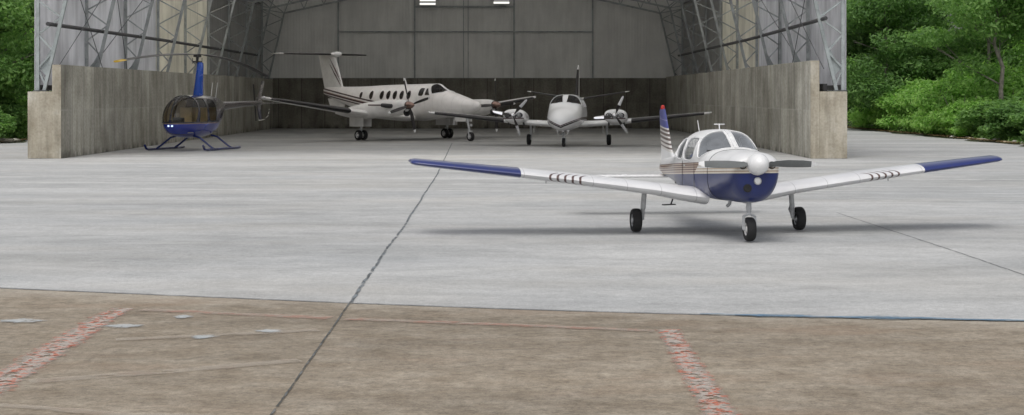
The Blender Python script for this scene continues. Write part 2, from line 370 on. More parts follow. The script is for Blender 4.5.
# ------------------------------------------------------------------ mesh helpers
def tagp(o, label=None, cat=None, group=None, kind=None):
    if label: o['label'] = label
    if cat: o['category'] = cat
    if group: o['group'] = group
    if kind: o['kind'] = kind
    return o
def empty(name, loc, rz=0, scale=1, label=None, cat=None, group=None):
    o = bpy.data.objects.new(name, None); COL.objects.link(o)
    o.location = loc; o.rotation_euler = (0,0,rz); o.scale = (scale,)*3
    o.empty_display_size = .3
    return tagp(o, label, cat, group)
def link_mesh(name, me, mat, parent=None, angle=35):
    o = bpy.data.objects.new(name, me); COL.objects.link(o)
    if mat is not None:
        for mm in (mat if isinstance(mat, (list,tuple)) else [mat]): me.materials.append(mm)
    if angle:
        me.polygons.foreach_set('use_smooth', [True]*len(me.polygons))
        me.set_sharp_from_angle(angle=R(angle))
    if parent: o.parent = parent
    return o
class MB:
    def __init__(s): s.v = []; s.f = []
    def add(s, vs, fs):
        b = len(s.v); s.v += [tuple(v) for v in vs]; s.f += [tuple(i+b for i in f) for f in fs]; return s
    def box(s, c, d, rz=0, rot=None):
        x, y, z = d[0]/2, d[1]/2, d[2]/2
        mt = rot if rot is not None else Matrix.Rotation(rz, 3, 'Z')
        vs = [Vector(c)+mt@Vector((i*x,j*y,k*z)) for i in (-1,1) for j in (-1,1) for k in (-1,1)]
        return s.add(vs, [(0,1,3,2),(4,6,7,5),(0,4,5,1),(2,3,7,6),(0,2,6,4),(1,5,7,3)])
    def beam(s, p, q, w, h=None, up=(0,0,1)):
        p, q = Vector(p), Vector(q); d = q-p; L = d.length
        if L < 1e-6: return s
        x = d/L; u = Vector(up)
        if abs(x.dot(u)) > .98: u = Vector((0,1,0))
        y = u.cross(x).normalized(); z = x.cross(y)
        mt = Matrix((x,y,z)).transposed()
        return s.box((p+q)/2, (L, w, h or w), rot=mt)
    def tube(s, pts, rad, n=10, cap=True, flat=1):
        pts = [Vector(p) for p in pts]
        if isinstance(rad, (int,float)): rad = [rad]*len(pts)
        b = len(s.v); prev = None
        for i, p in enumerate(pts):
            t = (pts[min(i+1,len(pts)-1)]-pts[max(i-1,0)])
            t = t.normalized() if t.length > 1e-9 else Vector((0,0,1))
            if prev is None:
                a = Vector((0,0,1)) if abs(t.z) < .9 else Vector((1,0,0))
                u = a.cross(t).normalized()
            else:
                u = (prev - t*prev.dot(t)).normalized()
            prev = u; w = t.cross(u)
            for k in range(n):
                a = 2*PI*k/n
                s.v.append(tuple(p+rad[i]*(math.cos(a)*u+flat*math.sin(a)*w)))
        for i in range(len(pts)-1):
            for k in range(n):
                a = b+i*n+k; c = b+i*n+(k+1)%n
                s.f.append((a,c,c+n,a+n))
        if cap:
            s.f.append(tuple(b+k for k in range(n))[::-1]); e = b+(len(pts)-1)*n
            s.f.append(tuple(e+k for k in range(n)))
        return s
    def lathe(s, prof, c, axis='x', n=32, sgn=1):
        """prof = [(along, radius)]"""
        b = len(s.v); c = Vector(c)
        for (a, r) in prof:
            for k in range(n):
                t = 2*PI*k/n; p, q = r*math.cos(t), r*math.sin(t)
                if axis == 'x': v = (a*sgn, p, q)
                elif axis == 'y': v = (p, a*sgn, q)
                else: v = (p, q, a*sgn)
                s.v.append(tuple(c+Vector(v)))
        for i in range(len(prof)-1):
            for k in range(n):
                a = b+i*n+k; d = b+i*n+(k+1)%n
                s.f.append((a,d,d+n,a+n))
        s.f.append(tuple(b+k for k in range(n))[::-1]); e = b+(len(prof)-1)*n
        s.f.append(tuple(e+k for k in range(n)))
        return s
    def rings(s, rs, cap=True):
        b = len(s.v); n = len(rs[0])
        for r in rs: s.v += [tuple(p) for p in r]
        for i in range(len(rs)-1):
            for k in range(n):
                a = b+i*n+k; d = b+i*n+(k+1)%n
                s.f.append((a,d,d+n,a+n))
        if cap:
            s.f.append(tuple(b+k for k in range(n))[::-1]); e = b+(len(rs)-1)*n
            s.f.append(tuple(e+k for k in range(n)))
        return s
    def prism(s, poly, axis, a, b):
        """poly in the two other axes; extruded from a to b along axis"""
        def P(p, w):
            return {'x':(w,p[0],p[1]), 'y':(p[0],w,p[1]), 'z':(p[0],p[1],w)}[axis]
        return s.rings([[P(p,a) for p in poly],[P(p,b) for p in poly]])
    def build(s, name, mat, parent=None, angle=35, bevel=0):
        me = bpy.data.meshes.new(name)
        me.from_pydata(s.v, [], s.f); 
        bm = bmesh.new(); bm.from_mesh(me)
        bmesh.ops.recalc_face_normals(bm, faces=bm.faces)
        if bevel:
            bmesh.ops.bevel(bm, geom=list(bm.edges), offset=bevel, segments=2, affect='EDGES', profile=.7)
        bm.to_mesh(me); bm.free()
        return link_mesh(name, me, mat, parent, angle)

def spline(xs, cols, q):
    """monotone-ish cubic interpolation of columns over xs"""
    xs = np.array(xs, float); Y = np.array(cols, float)
    o = np.argsort(xs); xs, Y = xs[o], Y[o]
    h = np.diff(xs); d = np.diff(Y, axis=0)/h[:,None]
    m = np.zeros_like(Y); m[0] = d[0]; m[-1] = d[-1]
    for i in range(1, len(xs)-1):
        w1, w2 = 2*h[i]+h[i-1], h[i]+2*h[i-1]
        for j in range(Y.shape[1]):
            a, b = d[i-1,j], d[i,j]
            m[i,j] = 0 if a*b <= 0 else (w1+w2)/(w1/a+w2/b)
    q = np.array(q); i = np.clip(np.searchsorted(xs, q)-1, 0, len(h)-1)
    t = (q-xs[i])/h[i]; t = t[:,None]; H = h[i][:,None]
    return ((1+2*t)*(1-t)**2*Y[i]+t*(1-t)**2*H*m[i]+t*t*(3-2*t)*Y[i+1]+t*t*(t-1)*H*m[i+1])
def body_bm(st, step=.06, n=72):
    """st: (x, zc, hw, up, dn, n_up, n_dn) -> bmesh loft along x"""
    xs = [a[0] for a in st]
    fine = list(np.arange(min(xs), max(xs), step))+[max(xs)]
    fine = sorted(set([round(f,4) for f in fine]+[round(x,4) for x in xs]))
    P = spline(xs, [a[1:] for a in st], fine)
    mb = MB(); rs = []
    for x, (zc,hw,up,dn,nu,nd) in zip(fine, P):
        ring = []
        for k in range(n):
            t = 2*PI*(k+.5)/n; s_, c_ = math.sin(t), math.cos(t)
            e = nu if c_ >= 0 else nd
            ring.append((x, hw*math.copysign(abs(s_)**(2/e), s_), zc+(up if c_ >= 0 else dn)*math.copysign(abs(c_)**(2/e), c_)))
        rs.append(ring)
    mb.rings(rs)
    me = bpy.data.meshes.new('tmp'); me.from_pydata(mb.v, [], mb.f)
    bm = bmesh.new(); bm.from_mesh(me); bpy.data.meshes.remove(me)
    bmesh.ops.recalc_face_normals(bm, faces=bm.faces)
    return bm
def cut_pane(bm, poly, ax, cond, name, gmat, fmat, parent, inset=.008, fr=.014, frame='window_frame'):
    """cut the convex polygon (in the two axes ax) out of the body where cond holds; the piece becomes a pane"""
    cx = sum(p[0] for p in poly)/len(poly); cy = sum(p[1] for p in poly)/len(poly)
    R_ = max(math.hypot(p[0]-cx, p[1]-cy) for p in poly)*1.3+.12
    def near():
        fs = [f for f in bm.faces if cond(f.calc_center_median()) and
              math.hypot(f.calc_center_median()[ax[0]]-cx, f.calc_center_median()[ax[1]]-cy) < R_]
        es = set(e for f in fs for e in f.edges); vs = set(v for f in fs for v in f.verts)
        return list(fs)+list(es)+list(vs)
    m = len(poly)
    for i in range(m):
        a, b = poly[i], poly[(i+1)%m]
        co = Vector((0,0,0)); co[ax[0]] = a[0]; co[ax[1]] = a[1]
        no = Vector((0,0,0)); no[ax[0]] = b[1]-a[1]; no[ax[1]] = -(b[0]-a[0])
        bmesh.ops.bisect_plane(bm, geom=near(), dist=1e-5, plane_co=co, plane_no=no)
    area = sum(poly[i][0]*poly[(i+1)%m][1]-poly[(i+1)%m][0]*poly[i][1] for i in range(m)); sg = 1 if area > 0 else -1
    def inside(c):
        if not cond(c): return False
        for i in range(m):
            a, b = poly[i], poly[(i+1)%m]
            if ((b[0]-a[0])*(c[ax[1]]-a[1])-(b[1]-a[1])*(c[ax[0]]-a[0]))*sg < -1e-7: return False
        return True
    fs = [f for f in bm.faces if inside(f.calc_center_median())]
    if not fs: print('NO FACES', name); return None
    bm.normal_update()
    idx = {}; vs = []; faces = []
    for f in fs:
        q = []
        for v in f.verts:
            if v.index not in idx or v not in idx:
                if v not in idx: idx[v] = len(vs); vs.append(v.co - v.normal*inset)
            q.append(idx[v])
        faces.append(q)
    S = set(fs)
    fm = MB()
    for f in fs:
        for e in f.edges:
            if any(g not in S for g in e.link_faces) or len(e.link_faces) == 1:
                a, b = e.verts[0], e.verts[1]
                if (a.co-b.co).length > 1e-4:
                    d = (b.co-a.co)*.08
                    fm.tube([a.co-d, b.co+d], fr, 6)
    me = bpy.data.meshes.new(name); me.from_pydata(vs, [], faces)
    g = link_mesh(name, me, gmat, parent, 60)
    if fr > 0 and fm.v: fm.build(frame, fmat, g, 60)
    bmesh.ops.delete(bm, geom=fs, context='FACES')
    return g
def finish_bm(bm, name, mat, parent, angle=40):
    me = bpy.data.meshes.new(name); bm.to_mesh(me); bm.free()
    return link_mesh(name, me, mat, parent, angle)
def octo(x0, x1, z0, z1, r=.3, slant=0):
    w, h = (x1-x0), (z1-z0); cx, cz = (x0+x1)/2, (z0+z1)/2; out = []
    for k in range(12):
        a = 2*PI*k/12+.26
        e = .5
        out.append((cx+w/2*math.copysign(abs(math.cos(a))**e, math.cos(a)) + slant*math.sin(a), cz+h/2*math.copysign(abs(math.sin(a))**e, math.sin(a))))
    # convex hull order guaranteed for superellipse
    return out
def oval(cx, cz, w, h, n=12):
    return [(cx+w/2*math.cos(2*PI*k/n+.1), cz+h/2*math.sin(2*PI*k/n+.1)) for k in range(n)]

def airfoil(t, m=14, camber=.02):
    up, lo = [], []
    for i in range(m+1):
        b = PI*i/m; x = (1-math.cos(b))/2
        yt = 5*t*(.2969*math.sqrt(x)-.126*x-.3516*x*x+.2843*x**3-.1036*x**4)
        yc = camber*4*x*(1-x)
        up.append((x, yc+yt)); lo.append((x, yc-yt))
    return up+lo[-2:0:-1]
def foil_loft(st, name, mat, parent, camber=.02, axis='y', ax_off=0, angle=50):
    """st: (span, x_le, chord, height, t, twist_deg) ; axis 'y' horizontal wing, 'z' fin"""
    mb = MB(); rs = []
    for (sp, xl, ch, h, t, tw) in st:
        ring = []
        for (x, z) in airfoil(t, camber=camber):
            px, pz = -x*ch, z*ch
            a = R(tw); px, pz = px*math.cos(a)-pz*math.sin(a), pz*math.cos(a)+px*math.sin(a)
            if axis == 'y': ring.append((xl+px, sp, h+pz))
            else: ring.append((xl+px, h+pz, sp))
        rs.append(ring)
    mb.rings(rs)
    return mb.build(name, mat, parent, angle)
def foil_strip(st, name, mat, parent, c0, proud=.006, camber=.02, inner=0):
    """leading edge boot: the front c0 of the same section, slightly proud"""
    mb = MB(); rs = []
    for (sp, xl, ch, h, t, tw) in st:
        A = airfoil(t, 20, camber); n = len(A)
        pts = [p for p in A[:n//2] if p[0] <= c0]; lo = [p for p in A[n//2:] if p[0] <= c0]
        seq = pts[::-1]+lo[::-1]
        ring = []
        for (x, z) in seq:
            px, pz = (-x*ch + proud*(1-x/c0)), z*ch*(1+proud*12)
            a = R(tw); px, pz = px*math.cos(a)-pz*math.sin(a), pz*math.cos(a)+px*math.sin(a)
            ring.append((xl+px, sp, h+pz))
        rs.append(ring)
    mb.rings(rs, True); return mb.build(name, mat, parent, 60)

def wheel(parent, c, r, w, rimmat, tyre='tyre', rim='rim'):
    rr = r*.52
    prof = [(-w*.30, rr),(-w*.45, rr*1.05),(-w*.5, r*.72),(-w*.46, r*.88),(-w*.33, r*.975),(-w*.12, r),(w*.12, r),(w*.33, r*.975),(w*.46, r*.88),(w*.5, r*.72),(w*.45, rr*1.05),(w*.30, rr)]
    MB().lathe(prof, c, 'y', 36).build(tyre, M['black'], parent, 40)
    prof = [(-w*.43, rr*.25),(-w*.43, rr*.35),(-w*.30, rr*.5),(-w*.30, rr*.85),(-w*.42, rr*.98),(-w*.40, rr*1.04),(w*.40, rr*1.04),(w*.42, rr*.98),(w*.30, rr*.85),(w*.30, rr*.5),(w*.43, rr*.35),(w*.43, rr*.25)]
    MB().lathe(prof, c, 'y', 28).build(rim, rimmat, parent, 40)
def blade(parent, c, ang, L, ch, mat, tipmat, root=.12, pitch=24, tipfrac=.9, tilt=0):
    """propeller blade in the yz plane around c; ang from +y towards +z"""
    stn = [(root,.35,.6,55),(root+.08,.55,.32,48),(.3*L/1,.9,.18,40),(.5*L,1.,.12,pitch+6),(.75*L,.92,.09,pitch),(tipfrac*L,.75,.08,pitch-4)]
    if tipfrac < .6: stn = stn[:3]+[(tipfrac*L,.95,.10,pitch)]
    def secs(ss):
        rs = []
        for (r, cf, t, tw) in ss:
            ring = []
            for (x, z) in airfoil(t, 8, .01):
                a = (x-.4)*ch*cf; b = z*ch*cf
                u = a*math.cos(R(tw))-b*math.sin(R(tw)); v = a*math.sin(R(tw))+b*math.cos(R(tw))
                # u tangential, v along x (forward)
                ca, sa = math.cos(ang), math.sin(ang)
                ring.append((c[0]+v, c[1]+r*ca-u*sa, c[2]+r*sa+u*ca))
            rs.append(ring)
        return rs
    b = MB().rings(secs(stn)).build('blade', mat, parent, 50)
    tip = [(tipfrac*L+.002,.76 if tipfrac > .6 else .96,.085,pitch-4),(.92*L,.70,.08,pitch-6),(L,.28,.08,pitch-7)]
    MB().rings(secs(tip)).build('blade_tip', tipmat, parent, 50)
    return b

# ------------------------------------------------------------------ aircraft 1: the low-wing single on the apron
def piper():
    rt = empty('light_aircraft', (3.86,29.26,0.012), R(7.5)-PI/2, 1,
        'small blue and white low wing single engine plane parked alone out on the apron', 'airplane')
    st = [(2.52,1.28,.30,.11,.40,2.4,2.1),(2.50,1.27,.35,.16,.46,2.6,2.15),(2.42,1.25,.40,.23,.51,2.7,2.2),(2.25,1.23,.435,.29,.55,2.7,2.3),
          (1.9,1.20,.475,.33,.55,2.7,2.5),(1.5,1.15,.515,.385,.51,2.8,2.7),(1.22,1.12,.54,.42,.48,2.8,3),(1.05,1.12,.555,.50,.49,2.7,3),
          (.75,1.12,.575,.655,.50,2.7,3),(.5,1.12,.59,.725,.50,2.75,3),(.15,1.12,.59,.745,.50,2.7,3),(-.5,1.12,.58,.72,.50,2.6,3),(-1.1,1.11,.55,.62,.48,2.4,2.8),
          (-1.7,1.08,.46,.46,.42,2.1,2.5),(-2.4,1.03,.35,.34,.32,2.1,2.2),(-3.3,.98,.22,.26,.21,2,2),(-4.2,.96,.11,.2,.13,2,2),(-4.55,.96,.05,.12,.08,2,2)]
    bm = body_bm(st)
    F = M['white']
    # windshield halves
    for sg in (1,-1):
        poly = [(1.20,1.578),(.76,1.40),(.70,1.40),(.50,1.76),(.50,1.90),(1.20,1.90)]
        cut_pane(bm, [(1.17,1.53),(.80,1.36),(.70,1.38),(.53,1.70),(.50,1.95),(1.17,1.95)], (0,2), lambda c, s=sg: c.y*s > .022, 'windshield', M['glass'], F, rt)
    # split along the centre line before (faces are cut along x-z only): a post covers it
    post = MB()
    for a, b in (((1.19,1.555),(1.05,1.625)),((1.05,1.625),(.75,1.78)),((.75,1.78),(.49,1.85))):
        post.beam((a[0],0,a[1]), (b[0],0,b[1]), .045, .03)
    post.build('windshield_post', F, rt)
    for sg in (1,-1):
        for (x0,x1,z0,z1,sl) in ((-.28,.48,1.30,1.72,-.07),(-.98,-.36,1.30,1.68,0.0),(-1.45,-1.06,1.30,1.56,.05)):
            cut_pane(bm, octo(x0,x1,z0,z1,.3,sl*-1), (0,2), lambda c, s=sg: c.y*s > .2, 'window', M['glass'], F, rt)
    finish_bm(bm, 'fuselage', M['piper_body'], rt)
    # cabin furniture seen through the glass
    sb = MB()
    for y in (-.27,.27):
        for x in (.05,-.85):
            s = MB(); s.box((x,y,1.0),(.46,.44,.16)); s.box((x-.26,y,1.26),(.12,.42,.50)); s.box((x-.29,y,1.58),(.08,.24,.14))
            s.build('seat', M['seat_grey'], rt, 30, .03)
    MB().box((.98,0,1.40),(.18,.92,.24)).build('instrument_panel', M['dark'], rt, 30, .02)
    MB().box((-.2,0,.82),(2.6,.9,.05)).build('cabin_floor', M['dark'], rt)
    for y in (-.27,.27):
        yk = MB(); yk.tube([(.9,y,1.30),(.74,y,1.30)],.012,6); yk.tube([(.74,y-.15,1.38),(.73,y-.13,1.28),(.73,y+.13,1.28),(.74,y+.15,1.38)],.014,6)
        yk.build('control_yoke', M['black'], rt)
    # wings
    for sg, hs, nm in ((-1,5.62,'r'),(1,5.32,'l')):
        k = hs/5.4
        W_ = [(.40*sg,.92,1.85,.665,.165,2),(.85*sg,.80,1.68,.725,.16,2),(1.3*sg,.74,1.60,.80,.145,2),(2.7*k*sg,.70,1.56,.99,.135,1.8),(3.6*k*sg,.60,1.42,1.095,.125,1.6),(5.0*k*sg,.42,1.16,1.25,.115,1.2),
              (5.34*k*sg,.36,1.05,1.288,.11,1),(5.40*k*sg,.32,.95,1.295,.09,1),(5.42*k*sg,.22,.75,1.30,.05,1)]
        w = foil_loft(W_, 'wing', M['piper_wing'], rt)
        # nav light
        MB().lathe([(-.06,.001),(-.03,.022),(.03,.022),(.06,.001)], (.26,5.36*k*sg,1.30), 'x', 10).build('navigation_light', M['red'] if sg > 0 else M['glass'], rt)
        # pitot / tie-down ring
        t = MB(); t.tube([(.1,3.2*sg,.95),(.1,3.2*sg,.90)],.012,6); t.build('tie_down_ring', M['metal'], rt)
    # stabilator
    for sg in (1,-1):
        foil_loft([(.0*sg,-4.0,.78,.80,.09,0),(1.7*sg,-4.08,.70,.80,.09,0),(1.92*sg,-4.12,.62,.80,.07,0),(1.98*sg,-4.2,.45,.80,.05,0)], 'stabilator', M['white'], rt, 0)
    # fin with dorsal fillet
    foil_loft([(1.0,-2.75,1.90,0,.05,0),(1.13,-3.2,1.42,0,.07,0),(1.35,-3.62,.98,0,.09,0),(1.9,-4.02,.70,0,.09,0),(2.14,-4.2,.55,0,.09,0),(2.20,-4.26,.42,0,.05,0)],
              'fin', M['piper_fin'], rt, 0, 'z')
    MB().lathe([(0,.045),(.03,.045),(.07,.038),(.09,.01)], (-4.45,0,2.19), 'z', 12).build('beacon', M['red'], rt)
    # propeller
    hub = MB().lathe([(2.50,.16),(2.50,.185),(2.53,.19)], (0,0,1.335), 'x', 32).build('propeller', M['white'], rt)
    MB().lathe([(2.53,.182),(2.60,.18),(2.68,.155),(2.75,.11),(2.79,.06),(2.80,.01)], (0,0,1.335), 'x', 36).build('spinner', M['white'], hub)
    for a in (0,PI):
        blade(hub, (2.56,0,1.335), a-R(1)*1, 1.02, .14, M['bladegrey'], M['white'], .12, 22, .90)
    # cowl front: air inlets and landing light
    for y in (-.25,.25):
        MB().lathe([(2.50,.001),(2.525,.062),(2.52,.066)], (0,y,1.31), 'x', 20).build('air_inlet', M['black'], rt)
    MB().lathe([(2.40,.07),(2.532,.07),(2.54,.06),(2.532,.001)], (0,-.17,.93), 'x', 20).build('carburettor_inlet', M['black'], rt)
    ll = MB().lathe([(2.44,.066),(2.55,.064),(2.555,.052),(2.53,.05)], (0,0,1.05), 'x', 20).build('landing_light', M['metal'], rt)
    MB().lathe([(2.53,.001),(2.55,.045),(2.551,.048)], (0,0,1.05), 'x', 20).build('lens', M['white'], ll)
    # cowling seams, latches
    cs = MB()
    P = spline([a[0] for a in st], [a[1:] for a in st], [1.28])[0]
    ring = []
    for k in range(49):
        t = 2*PI*k/48; s_, c_ = math.sin(t), math.cos(t); e = P[4] if c_ >= 0 else P[5]
        ring.append((1.28, (P[1]+.002)*math.copysign(abs(s_)**(2/e), s_), P[0]+(P[2] if c_ >= 0 else P[3])*1.003*math.copysign(abs(c_)**(2/e), c_)))
    cs.tube(ring, .005, 5, False); cs.build('cowling_seam', M['dark'], rt)
    for sg in (1,-1):
        for xd in (.55,-.33):
            if sg < 0: MB().tube([(xd,.588*sg,.74),(xd,.592*sg,1.1),(xd-.01,.585*sg,1.28)],.004,5).build('door_seam', M['dark'], rt)
        if sg < 0: MB().box((-.2,-.578,1.2),(.14,.02,.03)).build('door_handle', M['metal'], rt)
    # antennas
    a = MB(); a.tube([(.1,0,1.85),(.08,0,1.95)],.012,6); a.tube([(.08,-.10,1.955),(.08,.10,1.955)],.010,6); a.build('antenna', M['white'], rt)
    a = MB(); a.tube([(-1.3,.0,1.67),(-1.5,0,2.0)],.007,5); a.build('antenna', M['white'], rt)
    # cabin step behind the right wing
    a = MB(); a.tube([(-1.3,-.40,.78),(-1.38,-.52,.50),(-1.40,-.55,.40)],.015,7); a.beam((-1.34,-.72,.395),(-1.46,-.46,.395),.07,.02); a.build('boarding_step', M['dark'], rt)
    # exhaust
    MB().tube([(1.6,-.2,.72),(1.5,-.2,.60),(1.38,-.2,.56)],.03,10).build('exhaust_pipe', M['metal'], rt)
    # belly
    # nose gear
    g = MB(); g.tube([(1.98,0,.85),(2.02,0,.52)],.045,12); g.tube([(2.02,0,.60),(2.03,0,.44)],.03,12)
    g.tube([(2.03,-.10,.42),(2.03,0,.47),(2.03,.10,.42)],.022,8)
    for y in (-.10,.10): g.beam((2.03,y,.43),(2.05,y,.20),.018,.05)
    g.tube([(2.05,-.11,.2),(2.05,.11,.2)],.018,8)
    g.beam((1.94,0,.66),(1.88,0,.56),.03,.02); g.beam((1.88,0,.56),(1.95,0,.46),.03,.02)
    g = g.build('nose_gear', M['gearwhite'], rt); wheel(g, (2.05,0,.205), .205, .16, M['white_dull'])
    # mains
    for sg in (1,-1):
        g = MB(); g.tube([(0,1.37*sg,.80),(0,1.40*sg,.42)],.048,12); g.tube([(0,1.395*sg,.46),(0,1.41*sg,.22)],.033,12)
        g.tube([(0,1.41*sg,.215),(0,1.62*sg,.215)],.022,8)
        g.beam((-.05,1.39*sg,.48),(-.17,1.40*sg,.38),.04,.02); g.beam((-.17,1.40*sg,.38),(-.05,1.41*sg,.27),.04,.02)
        g.box((-.08,1.44*sg,.28),(.08,.04,.10))
        g.tube([(.02,1.43*sg,.26),(.05,1.42*sg,.4),(.03,1.37*sg,.66)],.008,6)
        g = g.build('main_gear', M['gearwhite'], rt); wheel(g, (0,1.53*sg,.215), .215, .17, M['metal'])
    return rt
piper()

# ------------------------------------------------------------------ aircraft 2: T-tail turboprop in the hangar
def turboprop():
    rt = empty('turboprop_aircraft', (-5.74,90.2,.012), R(43.4)-PI/2, 1.2,
        'larger white T tail twin turboprop with maroon stripes and oval windows inside the hangar', 'airplane')
    st = [(5.20,1.58,.05,.05,.06,2,2),(5.10,1.58,.17,.15,.17,2,2),(4.75,1.58,.32,.27,.30,2,2),(4.2,1.60,.47,.40,.46,2,2.1),(3.6,1.63,.59,.52,.56,2.1,2.2),(3.15,1.66,.66,.60,.62,2.2,2.3),
          (2.95,1.68,.68,.66,.64,2.2,2.3),(2.5,1.70,.70,.86,.68,2.2,2.3),(2.2,1.70,.70,.90,.69,2.2,2.3),(1.5,1.70,.70,.89,.71,2.2,2.3),(-1.5,1.70,.70,.84,.69,2.2,2.3),(-2.6,1.76,.64,.74,.60,2.1,2.2),
          (-4.0,1.92,.46,.56,.42,2,2.1),(-5.2,2.06,.27,.42,.26,2,2),(-6.0,2.16,.13,.3,.14,2,2),(-6.3,2.2,.05,.2,.06,2,2)]
    bm = body_bm(st, .1, 56)
    for sg in (1,-1):
        cut_pane(bm, [(3.12,2.20),(2.62,2.12),(2.32,2.48),(2.36,2.8),(3.12,2.8)], (0,2), lambda c, s=sg: c.y*s > .03 and c.z > 1.9, 'windshield', M['glass_smoke'], M['white_dull'], rt, fr=.018)
        cut_pane(bm, [(2.52,2.06),(2.15,2.06),(2.15,2.38),(2.27,2.38)], (0,2), lambda c, s=sg: c.y*s > .2, 'window', M['glass_cabin'], M['white_dull'], rt, fr=.012)
        cut_pane(bm, octo(1.68,2.06,2.02,2.40), (0,2), lambda c, s=sg: c.y*s > .2, 'window', M['glass_cabin'], M['white_dull'], rt, fr=.012)
        for x in (1.03,.52,.02,-.46,-.95,-1.75,-2.6):
            cut_pane(bm, oval(x, 2.07, .27 if x > -2 else .2, .39 if x > -2 else .28, 14), (0,2), lambda c, s=sg: c.y*s > .2, 'window', M['glass_cabin'], M['maroon'], rt, fr=.012)
    finish_bm(bm, 'fuselage', M['turbo_body'], rt)
    for y in (-.28,.28):
        s = MB(); s.box((1.9,y,1.55),(.45,.4,.14)); s.box((1.65,y,1.85),(.12,.4,.6)); s.build('seat', M['seat_tan'], rt, 30, .03)
    MB().box((2.62,0,1.80),(.2,1.0,.22)).build('instrument_panel', M['dark'], rt)
    # wings with boots and nacelles
    for sg in (1,-1):
        W1 = [(.5*sg,1.35,2.35,1.04,.17,2),(2.7*sg,1.25,2.15,1.20,.165,1.5),(2.75*sg,1.0,1.85,1.205,.16,1),(7.9*sg,.55,1.05,1.90,.12,0),(8.15*sg,.45,.85,1.94,.10,0),(8.22*sg,.25,.5,1.95,.05,0)]
        foil_loft(W1, 'wing', M['white_dull'], rt)
        foil_strip([(3.9*sg,1.0-.100,1.670,1.36,.156,.8),(7.95*sg,.535,1.01,1.907,.118,0)], 'deicing_boot', M['boot'], rt, .16, .01)
        # winglight
        MB().lathe([(-.15,.01),(-.08,.05),(.05,.055),(.12,.01)], (.30,8.20*sg,1.97), 'x', 12).build('navigation_light', M['white'], rt)
        nst = [(3.30,1.60,.20,.20,.22,2,2),(3.1,1.58,.27,.27,.33,2.1,2.2),(2.7,1.56,.33,.31,.42,2.3,2.4),(1.8,1.52,.38,.34,.44,2.3,2.6),(.6,1.44,.42,.30,.46,2.3,2.8),(-.4,1.36,.40,.22,.36,2.2,2.6),(-1.4,1.28,.22,.10,.18,2,2),(-1.9,1.24,.05,.04,.05,2,2)]
        bm = body_bm(nst, .15, 36)
        for v in bm.verts: v.co.y += 2.62*sg
        nac = finish_bm(bm, 'engine_nacelle', M['white_dull'], rt)
        MB().lathe([(3.12,.02),(3.30,.15),(3.31,.17),(3.24,.175)], (0,2.62*sg,1.30), 'x', 16).build('air_intake', M['black'], nac)
        for yy in (-.36,.36):
            MB().tube([(2.62,2.62*sg+yy*.7,1.58),(2.55,2.62*sg+yy*1.15,1.58),(2.36,2.62*sg+yy*1.32,1.60),(2.12,2.62*sg+yy*1.36,1.62)],[.09,.10,.10,.085],12).build('exhaust_stack', M['dark'], nac)
        MB().box((1.6,2.62*sg-.385*1,1.62),(1.2,.02,.05)).build('stripe', M['maroon'], nac)
        hub = MB().lathe([(3.28,.17),(3.36,.18)], (0,2.62*sg,1.62), 'x', 24).build('propeller', M['dark'], rt)
        MB().lathe([(3.36,.175),(3.48,.165),(3.62,.12),(3.72,.06),(3.75,.01)], (0,2.62*sg,1.62), 'x', 28).build('spinner', M['spin_dark'], hub)
        off = R(105) if sg < 0 else R(92)
        for k in range(4): blade(hub, (3.44,2.62*sg,1.62), off+k*PI/2, 1.25, .16, M['bladedark'], M['white'], .14, 24, .90)
        # gear door fairing, gear
        for yy in (-.24,.24): MB().box((-.05,2.62*sg+yy,.84),(1.0,.025,.42)).build('gear_door', M['white_dull'], rt, 30, .01)
        g = MB(); g.tube([(0,2.62*sg,1.1),(0,2.62*sg,.42)],.055,12); g.tube([(0,2.42*sg,.25),(0,2.82*sg,.25)],.03,8); g.tube([(0,2.62*sg,.5),(0,2.62*sg,.25)],.04,10)
        g.beam((-.05,2.62*sg,.7),(-.5,2.62*sg,1.1),.04); g.beam((-.06,2.62*sg,.55),(-.2,2.62*sg,.42),.05,.02); g.beam((-.2,2.62*sg,.42),(-.05,2.62*sg,.3),.05,.02)
        g = g.build('main_gear', M['gearwhite'], rt)
        for yy in (-.15,.15): wheel(g, (0,2.62*sg+yy,.235), .235, .17, M['white'])
    g = MB(); g.tube([(4.3,0,1.2),(4.50,0,.5)],.05,12); g.tube([(4.48,0,.52),(4.56,0,.40)],.035,8)
    for y in (-.1,.1): g.beam((4.55,y,.45),(4.58,y,.2),.03,.06)
    g.tube([(4.55,-.12,.44),(4.55,.12,.44)],.03,8); g.tube([(4.58,-.12,.2),(4.58,.12,.2)],.02,8)
    g.beam((4.4,0,.8),(3.9,0,1.15),.04); g.lathe([(0,.001),(.02,.06),(.05,.065)],(4.58,0,.72),'x',14)
    g = g.build('nose_gear', M['gearwhite'], rt); wheel(g, (4.58,0,.21), .21, .16, M['white'])
    for y in (-.2,.2): MB().box((4.1,y,1.0),(.7,.02,.24)).build('gear_door', M['white_dull'], rt, 30, .006)
    # tail
    foil_loft([(2.1,-2.9,3.3,0,.03,0),(2.3,-3.9,2.3,0,.06,0),(2.5,-4.75,1.55,0,.09,0),(4.0,-5.35,1.38,0,.10,0),(4.08,-5.4,1.3,0,.06,0)], 'fin', M['white_dull'], rt, 0, 'z')
    for a, b in ((2.75,3.9),(2.55,3.6)):
        for sy in (1,-1):
            t = MB(); t.tube([(-4.85,.088*sy,a),(-5.25,.085*sy,(a+b)/2-.05),(-5.75,.07*sy,b)],[.01,.045,.012],6,True,.5); t.build('fin_stripe', M['maroon'], rt)
